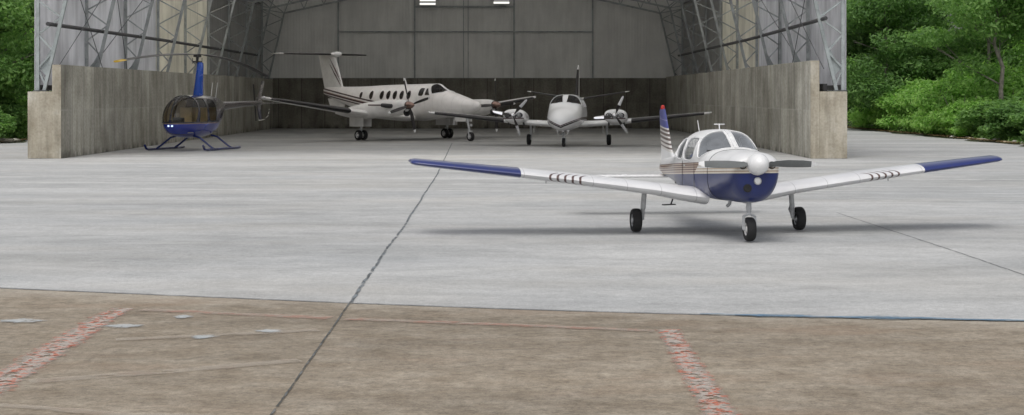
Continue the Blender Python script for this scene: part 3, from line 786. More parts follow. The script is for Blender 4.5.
    for sg in (1,-1):
        S1 = [(0,-5.2,1.35,4.08,.09,0),(2.6,-6.15,.85,4.10,.09,0),(2.85,-6.3,.6,4.10,.05,0)]
        S1 = [(a*sg,)+tuple(r) for a, *r in S1]
        foil_loft(S1, 'stabilizer', M['white_dull'], rt, 0)
        foil_strip([(.3*sg,-5.31,1.29,4.082,.09,0),(2.55*sg,-6.13,.86,4.10,.09,0)], 'deicing_boot', M['boot'], rt, .14, .01, 0)
    MB().lathe([(-5.9,.01),(-5.6,.11),(-5.2,.14),(-4.98,.10),(-4.86,.01)], (0,0,4.08), 'x', 16).build('tail_bullet', M['white'], rt)
    foil_loft([(1.3,-4.7,1.0,.0,.05,0),(1.9,-4.5,1.5,0,.06,0)], 'ventral_fin', M['white_dull'], rt, 0, 'z')
    a = MB(); a.beam((.1,0,2.50),(-.05,0,2.86),.02,.10); a.build('antenna', M['white'], rt)
    a = MB(); a.beam((3.55,-.05,.8+.18),(3.50,-.05,.72),.02,.10); a.build('antenna', M['white'], rt)
turboprop()

# ------------------------------------------------------------------ aircraft 3: piston twin seen nose-on
def twin():
    rt = empty('twin_engine_aircraft', (3.08,79.7,.012), R(-7.5)-PI/2, 1,
        'white low wing twin engine plane seen nose on in the hangar with three bladed propellers', 'airplane')
    st = [(4.35,1.20,.05,.05,.05,2,2),(4.28,1.20,.20,.18,.17,2,2),(4.0,1.22,.42,.36,.34,2,2),(3.4,1.27,.66,.52,.48,2.1,2.1),(2.7,1.32,.80,.64,.54,2.2,2.2),
          (2.3,1.36,.83,.76,.57,2.4,2.3),(1.75,1.40,.84,1.02,.60,2.9,2.4),(1.35,1.42,.84,1.09,.62,2.9,2.4),(-.5,1.42,.84,1.10,.62,2.6,2.4),(-2.2,1.48,.74,.92,.5,2.2,2.3),
          (-3.8,1.62,.44,.6,.34,2,2),(-5.4,1.78,.18,.32,.14,2,2),(-5.9,1.82,.06,.12,.06,2,2)]
    bm = body_bm(st, .1, 56)
    for sg in (1,-1):
        cut_pane(bm, [(2.27,2.09),(1.70,1.98),(1.46,2.36),(1.42,2.7),(2.27,2.7)], (0,2), lambda c, s=sg: c.y*s > .035 and c.z > 1.9, 'windshield', M['glass_smoke'], M['white'], rt, fr=.02)
        for x in (1.0,.3,-.4,-1.1):
            cut_pane(bm, octo(x-.2,x+.2,1.88,2.22), (0,2), lambda c, s=sg: c.y*s > .2, 'window', M['glass_cabin'], M['white'], rt, fr=.012)
    finish_bm(bm, 'fuselage', M['twin_body'], rt)
    for y in (-.35,.35):
        s = MB(); s.box((1.0,y,1.5),(.5,.5,.15)); s.box((.72,y,1.85),(.14,.48,.75)); s.build('seat', M['maroon'], rt, 30, .03)
    MB().box((1.8,0,1.86),(.2,1.3,.22)).build('instrument_panel', M['dark'], rt)
    for sg in (1,-1):
        W1 = [(.6*sg,1.05,2.0,1.02,.16,1),(2.5*sg,.95,1.75,1.14,.155,1),(6.6*sg,.50,1.12,1.56,.13,0),(6.95*sg,.36,.85,1.60,.10,0),(7.03*sg,.12,.5,1.61,.05,0)]
        foil_loft(W1, 'wing', M['white'], rt)
        foil_strip([(3.15*sg,.88,1.66,1.207,.151,.9),(6.7*sg,.48,1.09,1.57,.13,0)], 'deicing_boot', M['boot'], rt, .2, .012)
        MB().lathe([(-.12,.01),(-.06,.04),(.05,.045),(.1,.01)], (.2,7.02*sg,1.63), 'x', 12).build('navigation_light', M['white'], rt)
        # red line above the boot, landing light at the root
        nst = [(2.50,1.50,.40,.17,.20,2.2,2.2),(2.46,1.50,.47,.22,.26,2.4,2.4),(2.30,1.50,.53,.29,.34,2.6,2.5),(1.9,1.48,.55,.32,.38,2.6,2.5),(1.0,1.42,.53,.30,.40,2.6,2.4),(-.2,1.34,.45,.20,.32,2.4,2.3),(-1.2,1.27,.25,.1,.16,2,2),(-1.7,1.24,.06,.04,.05,2,2)]
        bm = body_bm(nst, .12, 44)
        for v in bm.verts: v.co.y += 2.46*sg
        nac = finish_bm(bm, 'engine_nacelle', M['white'], rt)
        for yy in (-.30,.30):
            mb = MB(); rs = []
            for (x, k) in ((2.40,1.),(2.515,1.),(2.525,.93),(2.50,.86)):
                rs.append([(x, 2.46*sg+yy+.15*k*math.cos(2*PI*q/20), 1.51+.125*k*math.sin(2*PI*q/20)) for q in range(20)])
            mb.rings(rs).build('air_intake', M['dark'], nac)
            MB().tube([(1.6,2.46*sg+yy*1.2,1.16),(1.3,2.46*sg+yy*1.25,1.04)],.05,10).build('exhaust_pipe', M['dark'], nac)
        sb = MB(); sb.beam((2.52,2.46*sg-.5,1.36),(2.52,2.46*sg+.5,1.36),.02,.05); sb.build('stripe', M['maroon'], nac)
        hub = MB().lathe([(2.50,.15),(2.60,.16)], (0,2.46*sg,1.50), 'x', 24).build('propeller', M['dark'], rt)
        MB().lathe([(2.60,.155),(2.68,.14),(2.80,.09),(2.87,.04),(2.88,.01)], (0,2.46*sg,1.50), 'x', 28).build('spinner', M['chrome'], hub)
        for k in range(3):
            off = R(48) if sg < 0 else R(66)
            blade(hub, (2.66,2.46*sg,1.50), off+k*2*PI/3, 1.02, .17, M['bladedark'], M['chrome'], .12, 24, .52)
        g = MB(); g.tube([(0,1.90*sg,1.15),(0,1.90*sg,.45)],.06,12); g.tube([(0,1.90*sg,.5),(0,1.90*sg,.26)],.042,10); g.tube([(0,1.86*sg,.27),(0,2.06*sg,.27)],.028,8)
        g.beam((-.06,1.90*sg,.7),(-.22,1.90*sg,.55),.05,.02); g.beam((-.22,1.90*sg,.55),(-.06,1.90*sg,.35),.05,.02)
        g = g.build('main_gear', M['gearwhite'], rt); wheel(g, (0,2.0*sg,.27), .27, .21, M['dark'])
        MB().box((-.02,1.72*sg,.80),(.75,.02,.40)).build('gear_door', M['white'], rt, 30, .006)
        foil_loft([(0,-4.7,1.25,2.26,.09,0),(2.55*sg,-5.2,.75,2.66,.09,0),(2.72*sg,-5.32,.5,2.69,.05,0)], 'stabilizer', M['white_dull'], rt, 0)
        foil_strip([(.35*sg,-4.76,1.18,2.315,.09,0),(2.5*sg,-5.18,.76,2.652,.09,0)], 'deicing_boot', M['boot'], rt, .2, .012, 0)
    foil_loft([(1.8,-3.2,2.9,0,.03,0),(2.2,-4.0,2.2,0,.07,0),(3.88,-5.1,1.05,0,.10,0),(3.96,-5.2,.8,0,.05,0)], 'fin', M['white_dull'], rt, 0, 'z')
    mbf = MB(); A = airfoil(.10, 12, 0); rs = []
    for sp, xl, ch in ((2.25,-4.03,2.17),(3.84,-5.08,1.07)):
        pp = [p for p in A[:13] if p[0] <= .2]; lo = [p for p in A[13:] if p[0] <= .2]
        rs.append([(xl-p[0]*ch+.012, p[1]*ch*1.15, sp) for p in pp[::-1]+lo[::-1]])
    mbf.rings(rs).build('deicing_boot', M['boot'], rt)
    MB().lathe([(0,.04),(.08,.04),(.12,.01)], (-5.5,0,3.96), 'z', 10).build('beacon', M['white'], rt)
    # nose gear and three gear doors / lights under the nose
    g = MB(); g.tube([(2.85,0,.95),(2.68,0,.45)],.05,12); g.tube([(2.68,0,.48),(2.66,0,.40)],.035,8)
    for y in (-.09,.09): g.beam((2.67,y,.43),(2.65,y,.2),.03,.06)
    g.tube([(2.67,-.11,.43),(2.67,.11,.43)],.03,8); g.tube([(2.65,-.11,.21),(2.65,.11,.21)],.02,8)
    g.beam((2.7,0,.72),(2.2,0,.95),.04)
    g.tube([(2.72,-.05,.62),(2.80,-.09,.60)],.05,10); g.tube([(2.72,.05,.62),(2.80,.09,.60)],.05,10)
    g = g.build('nose_gear', M['gearwhite'], rt); wheel(g, (2.65,0,.215), .215, .16, M['white'])
    for y, a in ((-.24,.25),(.24,-.25)):
        MB().box((2.9,y,.72),(.75,.02,.26), rot=Matrix.Rotation(a,3,'X')).build('gear_door', M['white'], rt, 30, .006)
    for y in (-.2,0,.2):
        MB().lathe([(3.06,.03),(3.12,.06),(3.13,.05)], (0,y*1.3,.78), 'x', 14).build('landing_light', M['chrome'], rt)
twin()

# ------------------------------------------------------------------ helicopter
def helicopter():
    rt = empty('helicopter', (-14.2,73.1,.012), R(-15)-PI/2, 1.3,
        'small dark blue helicopter with bubble cabin, blue mast and tan seats beside the left wall', 'helicopter')
    st = [(1.98,1.02,.05,.06,.08,2,2),(1.93,1.03,.25,.22,.30,2,2.1),(1.75,1.08,.42,.46,.50,2.1,2.2),(1.4,1.13,.56,.66,.63,2.2,2.3),(1.0,1.15,.63,.74,.70,2.3,2.5),(.5,1.16,.65,.76,.73,2.4,2.6),
          (-.1,1.16,.64,.76,.72,2.4,2.6),(-.7,1.16,.56,.74,.62,2.4,2.5),(-1.2,1.22,.42,.64,.48,2.3,2.4),(-1.7,1.38,.26,.40,.30,2.1,2.2),(-2.1,1.50,.13,.17,.14,2,2)]
    bm = body_bm(st, .07, 64)
    for sg in (1,-1):
        cut_pane(bm, [(1.99,.98),(1.22,.98),(1.02,1.5),(.98,1.80),(1.0,1.90),(1.99,1.90)], (0,2), lambda c, s=sg: c.y*s > .02, 'windshield', M['glass_heli'], M['dark'], rt, fr=.016)
        cut_pane(bm, [(1.12,.98),(.42,.98),(.42,1.78),(.90,1.78),(.94,1.5)], (0,2), lambda c, s=sg: c.y*s > .3, 'door_window', M['glass_heli'], M['dark'], rt, fr=.016)
        cut_pane(bm, octo(-.36,.32,1.0,1.76), (0,2), lambda c, s=sg: c.y*s > .3, 'door_window', M['glass_heli'], M['dark'], rt, fr=.016)
    finish_bm(bm, 'cabin', M['heli_body'], rt)
    for x in (.45,-.35):
        for y in (-.3,.3):
            s = MB(); s.box((x,y,.88),(.48,.46,.14)); s.box((x-.26,y,1.2),(.11,.44,.56)); s.build('seat', M['seat_tan'], rt, 30, .04)
    MB().box((1.35,0,.95),(.22,.35,.38)).build('instrument_panel', M['dark'], rt, 30, .03)
    MB().box((.3,0,.62),(2.2,.9,.04)).build('cabin_floor', M['seat_grey'], rt)
    MB().box((-.72,0,1.3),(.04,.9,1.0)).build('bulkhead', M['seat_grey'], rt)
    for y in (-.06,.06):
        MB().lathe([(1.84,.02),(1.985,.034),(1.99,.028)], (0,y*1.1,.86), 'x', 14).build('landing_light', M['lamp_on'], rt)
    # mast fairing + rotor
    rs = []
    for z, x0, L, w in ((1.88,-.15,.52,.16),(2.3,-.13,.44,.13),(3.02,-.09,.34,.10),(3.06,-.08,.26,.07)):
        rs.append([(x0+L*.5*math.cos(2*PI*k/24), w*math.sin(2*PI*k/24)+(z-1.88)*.1, z) for k in range(24)])
    MB().rings(rs).build('mast_fairing', M['brightblue'], rt)
    hb = MB(); hb.tube([(-.09,0,3.04),(-.09,0,3.34)],.045,12); hb.box((-.09,0,3.30),(.34,.14,.10)); 
    hb.tube([(-.09,.18,3.02),(-.09,.18,3.22)],.012,6); hb.tube([(-.09,-.18,3.02),(-.09,-.18,3.22)],.012,6)
    hb.lathe([(3.06,.16),(3.09,.18),(3.11,.16)],(-.09,0,0),'z',20)
    rotor = hb.build('main_rotor', M['dark'], rt, 35)
    for a0, droop, tipc in ((R(-6),.34,M['yellow']),(R(-6)+PI,.70,M['dark'])):
        # a0: direction in body frame (0 = forwards)
        ca, sa = math.cos(a0), math.sin(a0)
        def bl(r0, r1, n, mat, nm):
            rs = []
            for i in range(n+1):
                r = r0+(r1-r0)*i/n; z = 3.31+.03-droop*(r/4.9)**2.0
                ch = .30 if r > .5 else .16
                ring = []
                for (x, t) in airfoil(.24, 6, 0):
                    u = (x-.3)*ch
                    ring.append((-.09+r*ca-u*sa, r*sa+u*ca, z+t*ch))
                rs.append(ring)
            MB().rings(rs).build(nm, mat, rotor, 50)
        bl(.12, 4.55, 16, M['bladedark'], 'blade'); bl(4.552, 4.9, 3, tipc, 'blade_tip')
    # tail boom, fins, tail rotor
    MB().tube([(-1.7,0,1.50),(-3.5,0,1.56),(-5.6,0,1.62)],[.17,.125,.08],18).build('tail_boom', M['heli_body'], rt)
    foil_loft([(1.66,-5.15,.42,0,.08,0),(2.45,-5.62,.30,0,.08,0)], 'upper_fin', M['heli_body'], rt, 0, 'z')
    foil_loft([(1.56,-5.15,.40,0,.08,0),(.98,-5.4,.28,0,.08,0)], 'lower_fin', M['heli_body'], rt, 0, 'z')
    foil_loft([(0,-5.1,.36,1.60,.08,0),(.95,-5.2,.28,1.60,.08,0)], 'stabilizer', M['heli_body'], rt, 0)
    MB().tube([(-5.66,0,2.42),(-5.5,0,2.05),(-5.42,0,1.8)],.018,6).build('tail_marking', M['dashed'], rt)
    MB().tube([(-5.35,.45,1.38),(-5.36,.40,1.12),(-5.38,.22,.98),(-5.40,.0,.93),(-5.45,-.02,1.0),(-5.45,-.05,1.45)],.018,6).build('tail_guard', M['dashed'], rt)
    tr = MB().tube([(-5.5,0,1.62),(-5.5,-.24,1.62)],.03,8).build('tail_rotor', M['dark'], rt)
    for a in (R(80), R(260)):
        MB().beam((-5.5,-.22,1.62),(-5.5+.72*math.cos(a),-.22,1.62+.72*math.sin(a)),.10,.015,(0,1,0)).build('blade', M['dark'], tr)
    # skids
    for sg in (1,-1):
        MB().tube([(1.72,1.09*sg,.20),(1.62,1.09*sg,.08),(1.45,1.09*sg,.04),(-1.1,1.09*sg,.04),(-1.25,1.09*sg,.05)],.04,12).build('skid', M['blue'], rt)
        for x in (.85,-.55):
            MB().tube([(x,.30*sg,.50),(x,.55*sg,.44),(x,.95*sg,.14),(x,1.08*sg,.06)],.035,10,True).build('cross_tube', M['blue'], rt)
    for x in (-.95,-1.35):
        MB().tube([(x,.1,1.75),(x-.16,.1,2.35)],.010,6).build('antenna', M['white'], rt)
helicopter()

# ------------------------------------------------------------------ hangar
def hangar():
    rt = empty('hangar', (-2.6,63,0), 0, 1, 'open fronted steel lattice hangar with pale translucent sheeting on low concrete walls', 'hangar')
    OX, OY = -2.6, 63.
    def B(mb, name, mat, parent=rt, angle=35, bevel=0):
        o = mb.build(name, mat, None, angle, bevel); o.parent = parent
        o.matrix_parent_inverse = Matrix.Translation((-OX,-OY,0)); return o
    XL, XR = -17.56, 11.95           # inner faces
    XLo, XRo = -18.88, 13.40
    Y0, Y1 = 63., 119.9
    H = 3.76; HL = 2.64
    for s, xi, xo in ((-1,XL,XLo),(1,XR,XRo)):
        hh = H-.06 if s < 0 else H+.10
        B(MB().box(((xi+s*.17),(Y0+.02+Y1+.5)/2,hh/2),(.34,Y1+.48-Y0,hh)), 'concrete_wall', M['concrete'], bevel=.03)
        # front end face, a paler pier, and the low ledge carrying the frames
        B(MB().box((xi+s*.17,Y0-.012,hh/2-.004),(.345,.06,hh-.004)), 'wall_end', M['pier'], bevel=.01)
        a = xi+s*.345; w = abs(xo-a)
        B(MB().box(((a+xo)/2,(Y0+Y1+2)/2,HL/2),(w,Y1+2-Y0,HL)), 'concrete_ledge', M['pier'], bevel=.03)
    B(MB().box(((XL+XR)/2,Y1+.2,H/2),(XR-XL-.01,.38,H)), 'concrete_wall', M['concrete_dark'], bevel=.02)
    # frames
    mid = (XL+XR)/2; nF = 9; D = 7.22
    KZ, RZ = 8.7, .23
    def arch(y, mat, panel=1.08):
        mb = MB()
        lo = (XLo+.34, XRo-.13)
        for s, xo in ((-1,lo[0]),(1,lo[1])):
            xb = xo-s*.24
            def inner(z): return xb-s*.2376*(z-HL)
            zo = KZ+1.35
            mb.beam((xo,y,HL),(xo,y,zo),.13,.13,(0,1,0)); mb.beam((xb,y,HL),(inner(KZ),y,KZ),.13,.13,(0,1,0))
            z = HL+.25; side = 0; prev = (xb-s*.05,y,z)
            while z < KZ-.6:
                z2 = z+panel*.62
                q = (xo,y,z2) if side == 0 else (inner(z2),y,z2)
                mb.beam(prev, q, .06,.06,(0,1,0)); prev = q; side ^= 1; z = z2
            # roof part
            xm = mid; xi = inner(KZ)
            zr_o = lambda x: zo+abs(x-xo)*RZ; zr_i = lambda x: KZ+abs(x-xi)*(RZ-.01)
            mb.beam((xo,y,zo),(xm,y,zr_o(xm)),.13,.13,(0,1,0)); mb.beam((xi,y,KZ),(xm,y,zr_i(xm)),.13,.13,(0,1,0))
            mb.beam((xi,y,KZ),(xo,y,zo),.08,.08,(0,1,0)); mb.beam(prev,(xo,y,KZ+.3),.06,.06,(0,1,0)); mb.beam((xo,y,KZ+.3),(xi,y,KZ),.06,.06,(0,1,0))
            x = xi; k = 0; prev = (xi,y,KZ)
            while abs(x-xm) > .8:
                x -= s*.75
                q = (x,y,zr_o(x)) if k%2 == 0 else (x,y,zr_i(x))
                mb.beam(prev, q, .06,.06,(0,1,0)); prev = q; k += 1
        return mb
    for k in range(nF):
        B(arch(Y0+.35+k*D if k else Y0+.25, None), 'lattice_frame', M['steel'] if k < 1 else M['steel_inner'], angle=0)
    ys = [Y0+.25]+[Y0+.35+k*D for k in range(1,nF)]
    # gusset plates on the foremost frames, foot plates
    for s, xo in ((-1,XLo+.34),(1,XRo-.13)):
        for y in ys[:3]:
            xb = xo-s*.24
            g = MB().prism([(xo-s*.05,HL+.9),(xb-s*.2376*1.6,HL+1.9),(xb-s*.2376*.55,HL+.55)], 'y', y+.08, y+.10)
            B(g, 'gusset_plate', M['steel'], angle=0)
        for y in ys: B(MB().box((xo-s*.12,y,HL+.03),(.55,.3,.04)), 'foot_plate', M['steel_dark'], angle=0)
    # cladding on the outside of the frames, bay by bay
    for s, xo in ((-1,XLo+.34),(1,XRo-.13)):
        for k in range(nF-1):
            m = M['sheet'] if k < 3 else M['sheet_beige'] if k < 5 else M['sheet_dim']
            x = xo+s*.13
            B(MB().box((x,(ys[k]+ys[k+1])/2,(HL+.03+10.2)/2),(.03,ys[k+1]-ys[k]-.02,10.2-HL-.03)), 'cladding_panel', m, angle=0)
        for z in (HL+.16,9.4):
            B(MB().box((xo+s*.065-s*.0,(Y0+Y1)/2+.6,z),(.07,Y1-Y0+.2,.09 if z > 3 else .2)), 'girt', M['steel_dark'], angle=0)
        B(MB().box((xo-s*.62,(Y0+Y1)/2+.6,HL+.16),(.16,Y1-Y0,.30)), 'base_beam', M['pipe'], angle=0)
        px_ = xo-s*(.60 if s < 0 else .82)
        B(MB().tube([(px_,Y0-.5,5.28 if s < 0 else 5.5),(px_,Y0+20,5.36),(px_,Y1-4,5.36)],.08,12), 'service_pipe', M['pipe'])
        br = MB()
        for k in range(0,2):
            a, b = ys[k], ys[k+1]
            x = xo-s*.75 if k%2 == 0 else xo-s*.1
            x1 = xo-s*.24-s*.2376*4.2
            br.tube([(x,a,HL+.9),(x1,b,HL+5)],.018,5); br.tube([(x1,a,HL+5),(x,b,HL+.9)],.018,5)
        B(br, 'bracing_rod', M['steel_dark'])
    # roof sheeting (two slopes) and purlins
    ZO = KZ+1.35
    rz = ZO+ (mid-(XLo+.34))*RZ
    for s, xo in ((-1,XLo+.34),(1,XRo-.13)):
        p = [(xo+s*.3,ZO+.10-.07),(mid+s*.01,rz+.12+(0)),(mid+s*.01,rz+.16),(xo+s*.3,ZO+.14-.07)]
        B(MB().prism(p, 'y', Y0-.3, ys[5]), 'roof', M['roof'], angle=0)
        B(MB().prism(p, 'y', ys[5]+.003, Y1+1.9), 'roof', M['roof_dim'], angle=0)
    pu = MB()
    for s, xo in ((-1,XLo+.34),(1,XRo-.13)):
        for i in range(1,8):
            x = xo+(mid-xo)*i/8
            pu.box((x,(Y0+Y1)/2+.6,ZO+abs(x-xo)*RZ+.03),(.08,Y1-Y0+.2,.12))
    B(pu, 'purlin', M['steel_dark'], angle=0)
    # gable at the back: sheeting panels between posts and rails
    yb = Y1+1.55
    px = [XLo+.2,-12.8,-7.0,.53,6.5,XRo+.03]
    top = lambda x: ZO-.1+min(abs(x-(XLo+.34)),abs(x-(XRo-.13)))*RZ
    for i in range(len(px)-1):
        a, b = px[i]+.02, px[i+1]-.02
        for z0, z1 in (((H-.6,7.28),(7.32,None)) if 0 < i < 4 else ((H-.6,None),)):
            if z1 is None:
                pts = [(a,z0),(b,z0),(b,top(b))]
                if a < mid < b: pts.append((mid,top(mid)))
                pts.append((a,top(a)))
            else: pts = [(a,z0),(b,z0),(b,z1),(a,z1)]
            B(MB().prism(pts, 'y', yb, yb+.03), 'gable_panel', M['sheet_back'], angle=0)
    for x in px[1:-1]:
        B(MB().box((x,yb-.09,(H-.6+top(x))/2),(.11,.11,top(x)-H+.6)), 'gable_post', M['steel_inner'], angle=0)
    for xa in (-3.3,-2.95):
        B(MB().box((xa,yb-.03,(H+top(-3.3))/2),(.05,.05,top(-3.3)-H)), 'downpipe', M['steel_inner'], angle=0)
    for x0, x1, z, w in ((px[1],px[4],7.30,.10),(px[2],px[3],9.2,.14),(px[0],px[5],H+.0,.08)):
        B(MB().box(((x0+x1)/2,yb-.06,z),(x1-x0,.1,w)), 'gable_rail', M['steel_inner'], angle=0)
    # end closure between last frame cladding and gable corners
    for s, xo in ((-1,XLo+.34),(1,XRo-.13)):
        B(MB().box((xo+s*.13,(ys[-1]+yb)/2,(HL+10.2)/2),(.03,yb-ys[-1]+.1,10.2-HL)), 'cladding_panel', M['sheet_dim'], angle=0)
    # the two lit fluorescent battens up on the back wall
    for i, (u, z) in enumerate(((-6.0,9.53),(-.42,9.62))):
        f = empty('fluorescent_light', (u,yb-.45,z), 0, 1,
            ('lit white fluorescent fixture on the hangar gable, the left one of the pair' if i == 0 else 'lit white fluorescent fixture on the hangar gable, the right one of the pair'), 'light', 'lit fixtures on the gable')
        MB().box((0,.05,.0),(1.25,.10,.50)).build('fixture_body', M['steel_dark'], f, 0)
        for dz in (-.14,.14): MB().box((0,-.03,dz),(1.2,.05,.16)).build('light_tube', M['tube_light'], f, 0)
        MB().box((0,.25,0),(.1,.4,.1)).build('bracket', M['steel_dark'], f, 0)
    return rt
hangar()

# ------------------------------------------------------------------ ground
def sheet(name, pts, z, mat, kind='structure', sub=0):
    me = bpy.data.meshes.new(name)
    me.from_pydata([(x,y,z) for x,y in pts], [], [tuple(range(len(pts)))]); me.update()
    o = link_mesh(name, me, mat, None, 0)
    if o.data.polygons[0].normal.z < 0: o.data.flip_normals()
    o['kind'] = kind; return o
def ribbon(name, pts, w, z, mat, jit=0, n_sub=12, kind='structure', seed=1):
    """strip along pts (x,y[,w]); UV.x runs across"""
    rnd = random.Random(seed); P = []
    for i in range(len(pts)-1):
        for k in range(n_sub):
            t = k/n_sub; a, b = pts[i], pts[i+1]
            P.append([a[j]*(1-t)+b[j]*t for j in range(len(a))])
    P.append(list(pts[-1]))
    vs, fs, uv = [], [], []; wob = 0
    for i, p in enumerate(P):
        a = Vector(P[max(i-1,0)][:2]); b = Vector(P[min(i+1,len(P)-1)][:2]); d = (b-a).normalized(); n = Vector((-d.y,d.x))
        ww = (p[2] if len(p) > 2 else w)/2
        wob = .75*wob+rnd.uniform(-jit,jit)*.5
        c = Vector(p[:2]) + n*wob
        for s in (-1,1): vs.append((*(c+n*s*ww*(1+rnd.uniform(-jit,jit)*6)), z)); uv.append((0 if s < 0 else 1, i/len(P)))
        if i: fs.append((2*i-2,2*i-1,2*i+1,2*i))
    me = bpy.data.meshes.new(name); me.from_pydata(vs, [], fs); me.update()
    l = me.uv_layers.new(name='UVMap')
    for lp in me.loops: l.data[lp.index].uv = uv[lp.vertex_index]
    o = link_mesh(name, me, mat, None, 0)
    if me.polygons[0].normal.z < 0: me.flip_normals()
    o['kind'] = kind; return o
sheet('ground', [(-600,-300),(600,-300),(600,900),(-600,900)], -.02, M['ground'])
jl = [(-30,26.6),(-6.57,20.73),(-1.89,19.23),(.06,18.69),(2.59,18.14),(5.72,17.7),(30,14.3)]
rnd = random.Random(3)
def edge_x(y, s):     # ragged outer edge of the slab
    return s*25.4 + .45*math.sin(y*.7+s) + .3*math.sin(y*1.9)
right = [(edge_x(y,1),y) for y in range(14,126,2)]; left = [(edge_x(y,-1)-.6,y) for y in range(126,26,-2)]
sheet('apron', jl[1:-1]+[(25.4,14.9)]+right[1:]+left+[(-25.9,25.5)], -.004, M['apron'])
sheet('apron_foreground', [(-45,-20),(45,-20),(45,12.2)]+[(30,14.3)]+jl[1:-1][::-1]+[(-30,26.6),(-45,30.4)], -.006, M['apron_front'])
J = M['joint']
ribbon('expansion_joint', [(-25,25.3),(-6.57,20.73),(-1.89,19.23)], .05, .004, J, .006, 60, seed=4)
ribbon('expansion_joint', [(-1.89,19.23),(.06,18.69),(2.59,18.14),(5.72,17.7),(24,15.1)], .05, .004, J, .006, 60, seed=5)
ribbon('expansion_joint', [(-1.86,-5),(-1.84,12.5),(-1.89,19.2)], .028, .005, J, .005, 60, seed=6)
ribbon('expansion_joint', [(-1.89,19.26),(-1.94,25.0),(-1.96,29.63),(-2.19,50.0),(-2.86,83.33)], .06, .004, M['joint_far'], .014, 60, seed=7)
ribbon('expansion_joint', [(7.18,21.2),(7.18,22.4),(7.17,25.3),(7.11,28.6),(7.0,34)], .028, .004, J, .006, 30, seed=8)
ribbon('painted_marking', [(-4.50,18.75,.34),(-4.52,17.9,.40),(-4.46,16,.46),(-4.40,13.8,.46),(-4.36,12,.46)], .36, .004, M['mark_red'], .012, 20, seed=9)
ribbon('painted_marking', [(1.72,17.05,.32),(1.70,16,.32),(1.68,14,.34),(1.66,11.5,.36)], .3, .004, M['mark_red'], .004, 20, seed=10)
ribbon('painted_marking', [(-4.25,18.62),(-1.98,17.92)], .30, .004, M['mark_pink'], .004, 20, seed=11)
ribbon('painted_marking', [(-1.80,17.86),(.4,17.3),(1.56,16.93)], .26, .004, M['mark_pink'], .004, 20, seed=12)
ribbon('painted_marking', [(-4.17,13.95),(-3.0,14.5),(-1.95,15.07)], .30, .004, M['mark_pale'], .004, 20, seed=13)
ribbon('painted_marking', [(-4.0,16.35),(-3.2,16.6),(-2.0,17.0)], .26, .004, M['mark_pale'], .004, 20, seed=14)
ribbon('painted_marking', [(-4.1,12.9),(-3.0,12.5),(-2.3,12.45)], .2, .004, M['mark_pale'], .004, 20, seed=15)
ribbon('paint_spill', [(2.2,18.26,.05),(2.9,18.13,.30),(3.6,18.03,.24),(4.3,17.93,.38),(4.9,17.82,.16),(6.3,17.62,.10)], .1, .009, M['mark_blue'], .02, 16, seed=16)
def patch(x, y, a, b, seed):
    rnd = random.Random(seed); n = 22; vs = [(x,y,.005)]; uv = [(.5,0)]
    for k in range(n):
        t = 2*PI*k/n; r = 1+rnd.uniform(-.18,.18)
        vs.append((x+a*r*math.cos(t), y+b*r*math.sin(t), .005)); uv.append((0.0,0))
    me = bpy.data.meshes.new('concrete_patch'); me.from_pydata(vs, [], [(0,1+k,1+(k+1)%n) for k in range(n)]); me.update()
    l = me.uv_layers.new(name='UVMap')
    for lp in me.loops: l.data[lp.index].uv = uv[lp.vertex_index]
    o = link_mesh('concrete_patch', me, M['patch'], None, 0); o['kind'] = 'structure'
for i, (x,y,a,b) in enumerate(((-5.37,17.7,.30,.20),(-4.15,17.30,.24,.20),(-3.12,16.53,.17,.15),(-2.51,16.95,.17,.15),(-3.65,18.02,.15,.16))): patch(x,y,a,b,i)

# ------------------------------------------------------------------ vegetation
def leaves_mesh(name, blobs, n, size, seed, flat=.6):
    """n leaf-clump quads scattered over the shells of the ellipsoidal blobs (cx,cy,cz,rx,ry,rz)"""
    rng = np.random.default_rng(seed)
    Bm = np.array(blobs, float); vol = Bm[:,3]*Bm[:,4]+Bm[:,5]*Bm[:,4]
    pick = rng.choice(len(Bm), n, p=vol/vol.sum())
    d = rng.normal(size=(n,3)); d /= np.linalg.norm(d,axis=1)[:,None]
    rr = rng.uniform(.25,1,n)**.45 * (1+.12*rng.normal(size=n))
    c = Bm[pick,:3]+d*rr[:,None]*Bm[pick,3:]
    c[:,2] = np.maximum(c[:,2], .08)
    nrm = d*.5+rng.normal(size=(n,3))*.55+np.array([0,0,flat]); nrm /= np.linalg.norm(nrm,axis=1)[:,None]
    a = np.cross(nrm, rng.normal(size=(n,3))); a /= np.linalg.norm(a,axis=1)[:,None]
    b = np.cross(nrm, a)
    s = size*rng.uniform(.5,1.4,n)[:,None]
    V = np.stack([c-a*s, c-b*s*.42+nrm*s*.1, c+a*s, c+b*s*.42-nrm*s*.08],1).reshape(-1,3)
    me = bpy.data.meshes.new(name)
    me.vertices.add(4*n); me.vertices.foreach_set('co', V.ravel())
    me.loops.add(4*n); me.loops.foreach_set('vertex_index', np.arange(4*n))
    me.polygons.add(n); me.polygons.foreach_set('loop_start', np.arange(n)*4); me.polygons.foreach_set('loop_total', np.full(n,4))
    me.update(); me.validate()
    return me
